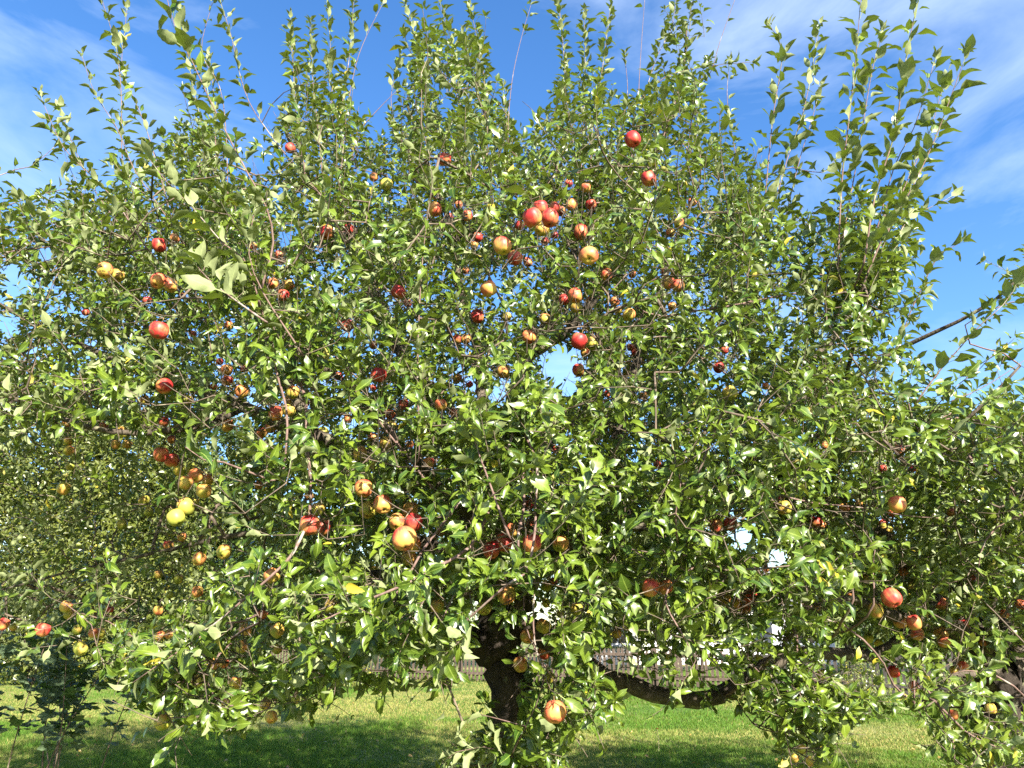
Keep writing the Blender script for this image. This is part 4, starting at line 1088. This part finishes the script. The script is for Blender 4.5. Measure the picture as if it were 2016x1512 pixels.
for poly_, n_, f_, b_ in [([(1760, 1290), (1880, 1300), (1930, 1400), (2030, 1450), (2030, 1530), (1900, 1530), (1850, 1470), (1790, 1400)], 70, 2.6, -1.6)]:
    q_ = np.array(poly_); att = np.concatenate([att, sample_crown(n_, T2.rng, poly_, Y2, f_, b_, None, lambda x, z: np.ones(len(x)), (q_[:, 0].min(), q_[:, 0].max(), q_[:, 1].min(), q_[:, 1].max()))])
px_, py_, _ = project(att); att = att[~blocked(px_, py_)]; NT2 = len(att)
aA = np.array([a[7] + np.array([0, 0, a[3] + .03]) for a in APPLES if a[6]])
tips = T2.grow(np.concatenate([att, aA])); T2.cy = Y2; extra_list = []
bloom(T2, None, tips, NT2, T2.rng, .08, .8, .02, (1.2, 4.5))
lv2 = T2.lv.pack(); clear(lv2, APPLES, HOLES, T2.rng)
build_tree(T2, root2, M_LEAF2, T2.rng, 200, .0085, extra_list)

# ------------------------------------------------------------------ apples
def apple_mesh(seed):
    r = np.random.default_rng(seed); prof = [(.0, .60), (.10, .63), (.22, .76), (.42, .88), (.68, .82), (.90, .54), (1.0, .14), (.96, -.28), (.80, -.62), (.56, -.82), (.36, -.87), (.20, -.82), (.09, -.74), (0, -.72)]
    s = 22; V = [(0, 0, .60)]; sq = 1 + .08 * r.normal()
    ph = r.random() * 6
    for k, (a, z) in enumerate(prof[1:-1]):
        for q in range(s):
            t = 2 * math.pi * q / s; lob = 1 + .035 * math.cos(5 * t + ph) * (1 if z < 0 else .4) + .06 * math.cos(t + ph) * (1 + z) + .03 * math.cos(2 * t + ph * 2)
            V.append((a * lob * math.cos(t), a * lob * math.sin(t), z * sq + .03 * math.cos(5 * t + ph) * (a > .2) * (z < -.6)))
    V.append((0, 0, -.72 * sq)); F = []; n = len(prof) - 2
    for q in range(s):
        k = (q + 1) % s; F.append((0, 1 + q, 1 + k)); F.append((len(V) - 1, 1 + (n - 1) * s + k, 1 + (n - 1) * s + q))
        for m in range(n - 1):
            a, b, c, d = 1 + m * s + q, 1 + m * s + k, 1 + (m + 1) * s + k, 1 + (m + 1) * s + q; F += [(a, d, c), (a, c, b)]
    return tri_mesh('apple', np.array(V), np.array(F), M_APPLE)
AM = [apple_mesh(k) for k in range(5)]
cv = []; cf = []
for q in range(5):
    t = q * 1.2566; b = len(cv)
    cv += [(.04 * math.cos(t - .8), .04 * math.sin(t - .8), -.70), (.04 * math.cos(t + .8), .04 * math.sin(t + .8), -.70), (.15 * math.cos(t), .15 * math.sin(t), -.84), (0, 0, -.78)]
    cf += [(b, b + 1, b + 2), (b, b + 3, b + 1), (b, b + 2, b + 3), (b + 1, b + 3, b + 2)]
CM = tri_mesh('calyx', np.array(cv), np.array(cf), M_CALYX, smooth=False)
SM = []
for k in range(3):
    V, F = tube(np.array([(0, 0, .56), (.02, .01, .85), (.05 * (k - 1), .03, 1.15), (.12 * (k - 1), .05, 1.5)]), [.045, .035, .035, .05], 5); SM.append(tri_mesh('stem', V, F, M_STALK))
arng = np.random.default_rng(5)
for k, (x, y, Y, r, red, lab, R_, p, hh) in enumerate(APPLES):
    o = bpy.data.objects.new('apple', AM[k % 5]); COL.objects.link(o); o.location = p
    tl = arng.uniform(.1, .75); az = arng.random() * 6.283
    M = Matrix.Rotation(az, 3, 'Z') @ Matrix.Rotation(tl, 3, 'X') @ Matrix.Rotation(arng.random() * 6.283, 3, 'Z')
    o.rotation_euler = M.to_euler(); o.scale = (r, r, r); o.color = (red, 1.0 if ('rotten' in lab or 'blemish' in lab or 'scar' in lab or 'pecked' in lab) else arng.random() * .3, 0, 1)
    o['label'] = lab; o['category'] = 'apple'; o['group'] = 'apples on the smaller tree' if R_ else 'apples on the big old tree'
    for nm, me in (('stem', SM[k % 3]), ('calyx', CM)):
        c = bpy.data.objects.new(nm, me); COL.objects.link(c); c.parent = o

# ------------------------------------------------------------------ ivy on the trunk
def cloud_leaves(n, blobs, size, rng, yellow=.02, shell=.55, up=.5):
    """leaves through a few overlapping blobs: (centre, radii)"""
    lv = Leaves(); vol = np.array([b[1][0] * b[1][2] for b in blobs]); cnt = (n * vol / vol.sum()).astype(int)
    for (c, r), m in zip(blobs, cnt):
        d = unit(rng.normal(size=(m, 3))); q = shell + (1 - shell) * rng.random(m) ** .6
        cl = unit(rng.normal(size=(max(8, m // 60), 3)))
        bump = 1 + .24 * np.sin(d[:, 0] * 5 + c[0]) * np.cos(d[:, 2] * 6 + c[1]) + .12 * np.sin(d[:, 1] * 11 + d[:, 2] * 9) + .10 * rng.normal(size=m) 
        p = np.asarray(c) + d * np.asarray(r) * (q * bump)[:, None]
        p = p[p[:, 2] > .03]; d = d[-len(p):] if len(p) < m else d; m = len(p)
        a = unit(rng.normal(size=(m, 3)) + d * .8 - np.array([0, 0, .25])); nn = d * .5 + np.array([0, 0, up]) + SUN * .4 + rng.normal(size=(m, 3)) * .6
        lv.add(p, a, nn, size * (.6 + .7 * rng.random(m)), np.clip(rng.random(m) * .7 + .3 * rng.random(), 0, 1), np.where(rng.random(m) < yellow, .8 * rng.random(m), 0.))
    return lv.pack()
ir = np.random.default_rng(31)
ic = P(1070, 1470, TY - .1)
ivy = empty('ivy', (ic[0], TY - .12, 0), 'dark glossy ivy climbing the sunny side of the big apple trunk', 'ivy')
stem_parts = []
for k in range(5):
    xx = .08 + .035 * k; pts = np.array([[base[0] + xx, TY - .12, -.02], [base[0] + xx + .02, TY - .17, .4], [base[0] + xx - .02, TY - .15, .8], [base[0] + xx + .03, TY - .12, 1.1 + .06 * k]]); stem_parts.append(tube(smooth_line(pts, .1)[0], np.full(len(smooth_line(pts, .1)[0]), .006), 5))
for sp_ in stem_parts: link('stem', tri_mesh('stem', *sp_, M_TWIG), ivy)
blobs = [((base[0] + .17, TY - .1, z), (.13, .14, .16)) for z in np.arange(.1, 1.25, .12)]
il = cloud_leaves(900, blobs, .055, ir, 0.0, .6)
link('foliage', leaf_mesh('ivy', il, np.arange(len(il.p)), LO, M_DARK, ir, wide=1.5), ivy, kind='stuff')

# ------------------------------------------------------------------ maple sapling and dark shrub at the lawn edge
mr_ = np.random.default_rng(41)
mc = np.array([P(45, 1300, 6.5)[0], 6.5, 0]); sap = empty('maple_sapling', mc, 'young maple sapling with broad dark lobed leaves at the lawn edge', 'sapling')
ml = Leaves(); parts = []
for k in range(10):
    b = mc + np.array([mr_.normal() * .3, mr_.normal() * .2, 0]); hgt = 1.5 + .35 * mr_.random(); t_ = b + np.array([mr_.normal() * .25, mr_.normal() * .15, hgt])
    pts, _ = smooth_line([b, .5 * (b + t_) + mr_.normal(size=3) * .05, t_], .12); link('stem', tri_mesh('stem', *tube(pts, np.linspace(.007, .003, len(pts)), 5), M_TWIG), sap)
    put_leaves_on(ml, pts, mr_, .18, .022, 1.3, 0, .3, .45)
ml.pack(); me = {}
for i in range(len(ml.p)):
    k = int(ml.t[i] * 3)
    if k not in me:
        TV, TF, TT = MAPLE[0]; T = np.empty((len(TV), 4)); T[:, 0] = (k + .5) / 3; T[:, 1] = 0; T[:, 2:] = .5; me[k] = tri_mesh('leaf', TV, TF, M_DARK, T, smooth=False)
    o = bpy.data.objects.new('leaf', me[k]); COL.objects.link(o); o.parent = sap
    o.matrix_basis = Matrix([[*(ml.R[i][r_] * ml.s[i]), ml.p[i][r_] - mc[r_]] for r_ in range(3)] + [[0, 0, 0, 1]])

def shrub(name, label, cat, c, blobs, n, size, m_, rng, stems=4, group=None, tall=None, wide=1.0, yellow=.02, shell=.6, trunk_r=None):
    o = empty(name, c, label, cat, group); c = np.array(c, float)
    for k in range(stems):
        b = blobs[k % len(blobs)]; t_ = np.array(b[0]) + rng.normal(size=3) * np.array(b[1]) * .25; s_ = c + np.array([rng.normal() * .1 * b[1][0], rng.normal() * .1 * b[1][0], -.03])
        if trunk_r: s_ = c + np.array([0, 0, -.05])
        pts, _ = smooth_line([s_, s_ * [.4, .4, .55] + t_ * [.6, .6, .45] + rng.normal(size=3) * .05 if not trunk_r else s_ * [.8, .8, .6] + t_ * [.2, .2, .4], t_], .2)
        r0 = (trunk_r or .007); link('trunk' if (trunk_r and k == 0) else 'stem' if not trunk_r else 'limb', tri_mesh('stem', *tube(pts, np.linspace(r0, r0 * .25, len(pts)), 6), M_LIMB if trunk_r else M_TWIG), o)
    lv_ = cloud_leaves(n, blobs, size, rng, yellow, shell)
    link('crown' if trunk_r else 'foliage', leaf_mesh('foliage', lv_, np.arange(len(lv_.p)), TINY, m_, rng, smooth=False, wide=wide), o, kind='stuff'); return o
br = np.random.default_rng(51)
def at(px, py, Y): return tuple(P(px, py, Y))
def blob(px, py, Y, rx, rz, ry=None):
    s = Y / FPX / .95; return (at(px, py, Y), (rx * s, (ry or rx) * s, rz * s))
# columns of shaded leaves before the hedge, shade put into a dark leaf colour
c = G(125, 1440); c = np.array([P(125, 1400, 9.0)[0], 9.0, 0])
shrub('elder_shrub', 'narrow shaded shrub with tiny leaves coloured dark as shade, fringed over the sunny lawn', 'shrub', c, [blob(118, 1240, 9, 24, 50), blob(122, 1310, 9, 17, 36), blob(112, 1365, 9, 20, 16), blob(148, 1368, 9, 13, 13), blob(95, 1340, 9, 14, 14)], 1700, .055, M_BACK, br, 3)
# hedge trees behind the lawn
HB = [
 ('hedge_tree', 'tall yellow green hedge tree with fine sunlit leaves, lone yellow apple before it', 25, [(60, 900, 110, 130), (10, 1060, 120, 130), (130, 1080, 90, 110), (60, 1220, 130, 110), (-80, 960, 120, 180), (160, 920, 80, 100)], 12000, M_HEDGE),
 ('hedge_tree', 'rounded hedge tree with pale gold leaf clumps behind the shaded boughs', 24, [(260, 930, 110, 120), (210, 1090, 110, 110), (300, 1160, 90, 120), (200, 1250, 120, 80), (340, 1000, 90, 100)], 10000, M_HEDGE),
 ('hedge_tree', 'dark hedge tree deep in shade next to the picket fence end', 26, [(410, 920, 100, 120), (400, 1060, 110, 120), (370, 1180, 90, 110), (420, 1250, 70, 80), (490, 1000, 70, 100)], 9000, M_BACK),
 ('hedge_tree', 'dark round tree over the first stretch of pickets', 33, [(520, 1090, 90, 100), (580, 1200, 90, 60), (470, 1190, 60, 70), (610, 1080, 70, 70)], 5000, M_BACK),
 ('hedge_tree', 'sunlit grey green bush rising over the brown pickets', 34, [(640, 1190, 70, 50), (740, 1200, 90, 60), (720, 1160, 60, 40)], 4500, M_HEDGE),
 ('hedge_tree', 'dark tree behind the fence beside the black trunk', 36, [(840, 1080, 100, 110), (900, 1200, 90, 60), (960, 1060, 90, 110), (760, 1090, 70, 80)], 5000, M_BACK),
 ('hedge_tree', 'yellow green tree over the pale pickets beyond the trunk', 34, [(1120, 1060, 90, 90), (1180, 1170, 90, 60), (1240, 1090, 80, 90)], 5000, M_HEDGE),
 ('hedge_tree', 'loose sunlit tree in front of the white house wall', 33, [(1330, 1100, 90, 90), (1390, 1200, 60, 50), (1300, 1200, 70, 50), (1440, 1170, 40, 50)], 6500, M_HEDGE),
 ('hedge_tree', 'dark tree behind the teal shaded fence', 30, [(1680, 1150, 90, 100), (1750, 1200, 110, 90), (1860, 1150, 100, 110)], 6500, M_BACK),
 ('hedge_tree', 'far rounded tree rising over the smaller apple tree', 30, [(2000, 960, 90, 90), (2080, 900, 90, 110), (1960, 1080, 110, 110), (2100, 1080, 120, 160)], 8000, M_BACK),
]
for nm, lab, Y, bl, n, m_ in HB:
    cx = P(bl[0][0], 1300, Y)[0]; c = np.array([cx, Y + .2, 0.0])
    shrub(nm, lab, 'tree', c, [blob(a, b, Y, e, f, min(e, 70)) for a, b, e, f in bl], n * 4, .17, m_, br, 4, 'trees and bushes bounding the garden', trunk_r=.14)
# low shrubs on the lawn
for px, py, Y, lab, m_, n in ((705, 1358, 21, 'low yellowing shrub on the lawn before the brown pickets', M_HEDGE, 1500), (1712, 1410, 15.5, 'low feathery shrub on the lawn before the shaded fence', M_HEDGE, 1700)):
    g = G(px, py); g[2] = 0; Y = g[1]; s = Y / FPX
    shrub('garden_shrub', lab, 'shrub', g, [((g[0], Y, .55), (.42, .4, .55)), ((g[0] + .15, Y, .25), (.5, .4, .3)), ((g[0] - .2, Y, .8), (.25, .25, .4))], n, .06, m_, br, 6, 'low lawn shrubs', yellow=.12)

fr_ = np.random.default_rng(77); nf = 420; fY = 1 / (1 / 8. + fr_.random(nf) * (1 / 26. - 1 / 8.)); fX = (fr_.random(nf) * 2 - 1) * .72 * fY
FL = Leaves(); FL.add(np.stack([fX, fY, .03 + .03 * fr_.random(nf)], -1), fr_.normal(size=(nf, 3)) * [1, 1, .25], np.array([0, 0, 1.]) + fr_.normal(size=(nf, 3)) * .35, .05 + .035 * fr_.random(nf), fr_.random(nf), .4 + .6 * fr_.random(nf)); FL.pack()
M_DEAD = leaf_mat('fallen leaf', (.10, .06, .02), (.22, .15, .05), (.20, .14, .06), yellow=(.30, .20, .05), veins=False)
link('fallen_leaves', leaf_mesh('fallen', FL, np.arange(nf), LO, M_DEAD, fr_), kind='stuff')
# ------------------------------------------------------------------ fence
A_, B_, C_ = G(415, 1326), G(1440, 1358), G(2080, 1388)
def fence(a, b, label, m_, over, group):
    a = a.copy(); b = b.copy(); a[2] = b[2] = 0; L_ = np.linalg.norm(b - a); d = (b - a) / L_; ang = math.atan2(d[1], d[0]); nrm = np.array([d[1], -d[0], 0])
    o = empty('picket_fence', a, label, 'fence', group); n = int(L_ / .15); fr = np.random.default_rng(int(L_ * 100))
    pm = []
    for k in range(4):
        V, F = box((0, 0, .56 + .01 * k), (.075, .018, 1.06), 0); V = V.copy(); top = V[:, 2] > .8; V[top & (V[:, 0] < 0), 2] -= .02 * k; V[:, 0] += (V[:, 2] > .8) * fr.normal() * .006
        pm.append(tri_mesh('picket', V, F, m_, smooth=False))
    for k in range(n):
        q = bpy.data.objects.new('picket', pm[k % 4]); COL.objects.link(q); q.parent = o; q.location = d * (k + .5) * .15 + nrm * .0 + np.array([0, 0, fr.normal() * .012]); q.rotation_euler = (0, fr.normal() * .012, ang + (math.pi if k % 3 == 0 else 0))
    m = int(L_ / 2.4) + 1
    for k in range(m):
        p0 = a + d * (L_ * k / m) - nrm * .05; p1 = a + d * (L_ * (k + 1) / m) - nrm * .05
        for z in (.27, .93):
            V, F = box((p0 + p1) / 2 + np.array([0, 0, z]) + nrm * (.08 if over else 0), (L_ / m - .01, .04, .085), ang); link('rail', tri_mesh('rail', V, F, m_, smooth=False), o)
        V, F = box(p0 + np.array([0, 0, .58]) - nrm * .07, (.1, .09, 1.2), ang); link('post', tri_mesh('post', V, F, m_, smooth=False), o)
    return o
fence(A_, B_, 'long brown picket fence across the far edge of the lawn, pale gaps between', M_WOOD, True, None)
fence(B_ + np.array([.05, 0, 0]), C_, 'shaded stretch of picket fence, shade put into its darker wood, behind the low shrub', M_WOOD_SHADE, True, None)

# ------------------------------------------------------------------ house behind the fence
hY = 40.0; x0, x1 = P(1165, 1240, hY)[0], P(1640, 1240, hY)[0]; zt = P(1500, 1188, hY)[2]; zr = P(1500, 1128, hY + 3.5)[2]
hc = np.array([(x0 + x1) / 2, hY + 3.5, 0]); house = empty('house', hc, 'white house with a grey tiled roof glimpsed behind the fence and trees', 'house')
V, F = box((hc[0], hc[1], zt / 2), (x1 - x0, 7, zt)); link('wall', tri_mesh('wall', V, F, M_WALL, smooth=False), house)
ov = .4; rp = []
for s in (-1, 1):
    e = np.array([[x0 - ov, hc[1] + s * 3.95, zt - .12], [x1 + ov, hc[1] + s * 3.95, zt - .12], [x1 + ov, hc[1], zr], [x0 - ov, hc[1], zr]]); e2 = e + [0, 0, .14]
    V = np.vstack([e, e2]); F = np.array([[0, 1, 2], [0, 2, 3], [4, 6, 5], [4, 7, 6], [0, 4, 5], [0, 5, 1], [0, 3, 7], [0, 7, 4], [1, 5, 6], [1, 6, 2]])
    ro = link('roof', tri_mesh('roof', V, F, M_ROOF, smooth=False), house); rp.append(ro)
nrow = 14; vs_, fs_ = [], []
for k in range(nrow):          # tile courses on the side turned to the garden
    t = (k + .5) / nrow; y = hc[1] - 3.95 + 3.95 * t; z = zt + .02 + (zr + .02 - zt) * t
    V, F = box((hc[0], y, z + .03), (x1 - x0 + 2 * ov - .02, 3.95 / nrow * .96, .05)); vs_.append((V, F))
V, F = merge(vs_); c_ = link('tile_courses', tri_mesh('tiles', V, F, M_ROOF, smooth=False), house, kind='stuff')
for px in (1215, 1290, 1420, 1500, 1580):
    xc = P(px, 1240, hY)[0]; zc = 1.55
    V, F = box((xc, hY - .02, zc), (1.15, .1, 1.2)); fr_ = link('window', tri_mesh('window', V, F, M_WALL, smooth=False), house)
    for s in (-.27, .27):
        V, F = box((xc + s, hY - .075, zc), (.46, .02, 1.02)); g_ = bpy.data.objects.new('pane', tri_mesh('pane', V, F, M_GLASS, smooth=False)); COL.objects.link(g_); g_.parent = fr_
    V, F = box((xc, hY - .09, zc - .64), (1.3, .22, .06)); g_ = bpy.data.objects.new('sill', tri_mesh('sill', V, F, M_WALL, smooth=False)); COL.objects.link(g_); g_.parent = fr_
# gable triangles
for x in (x0, x1):
    V = np.array([[x - .1, hc[1] - 3.5, zt - .01], [x - .1, hc[1] + 3.5, zt - .01], [x - .1, hc[1], zr - .25], [x + .1, hc[1] - 3.5, zt - .01], [x + .1, hc[1] + 3.5, zt - .01], [x + .1, hc[1], zr - .25]])
    link('gable', tri_mesh('gable', V, np.array([[0, 2, 1], [3, 4, 5], [0, 3, 5], [0, 5, 2], [1, 2, 5], [1, 5, 4]]), M_WALL, smooth=False), house)

# ------------------------------------------------------------------ wild flower stalk on the lawn
g = G(1297, 1482); g[2] = 0; fl = empty('hawkweed', g, 'single thin wild flower stalk with an orange head on the lawn', 'flower')
V, F = tube(np.array([g, g + [.01, 0, .18], g + [-.005, 0, .30]]), [.004, .0035, .003], 5); link('stem', tri_mesh('stem', V, F, M_STRAW), fl)
pv, pf = [], []
for q in range(10):
    t = q * .628; b = len(pv); c0 = g + [-.005, 0, .30]
    pv += [c0, c0 + [.025 * math.cos(t - .3), .025 * math.sin(t - .3), .012], c0 + [.025 * math.cos(t + .3), .025 * math.sin(t + .3), .012]]; pf.append((b, b + 1, b + 2))
link('petal', tri_mesh('petal', np.array(pv), np.array(pf), M_PETAL, smooth=False), fl, kind='stuff')
print('tris', sum(len(o.data.polygons) for o in COL.objects if o.type == 'MESH'), 'objects', len(COL.objects))
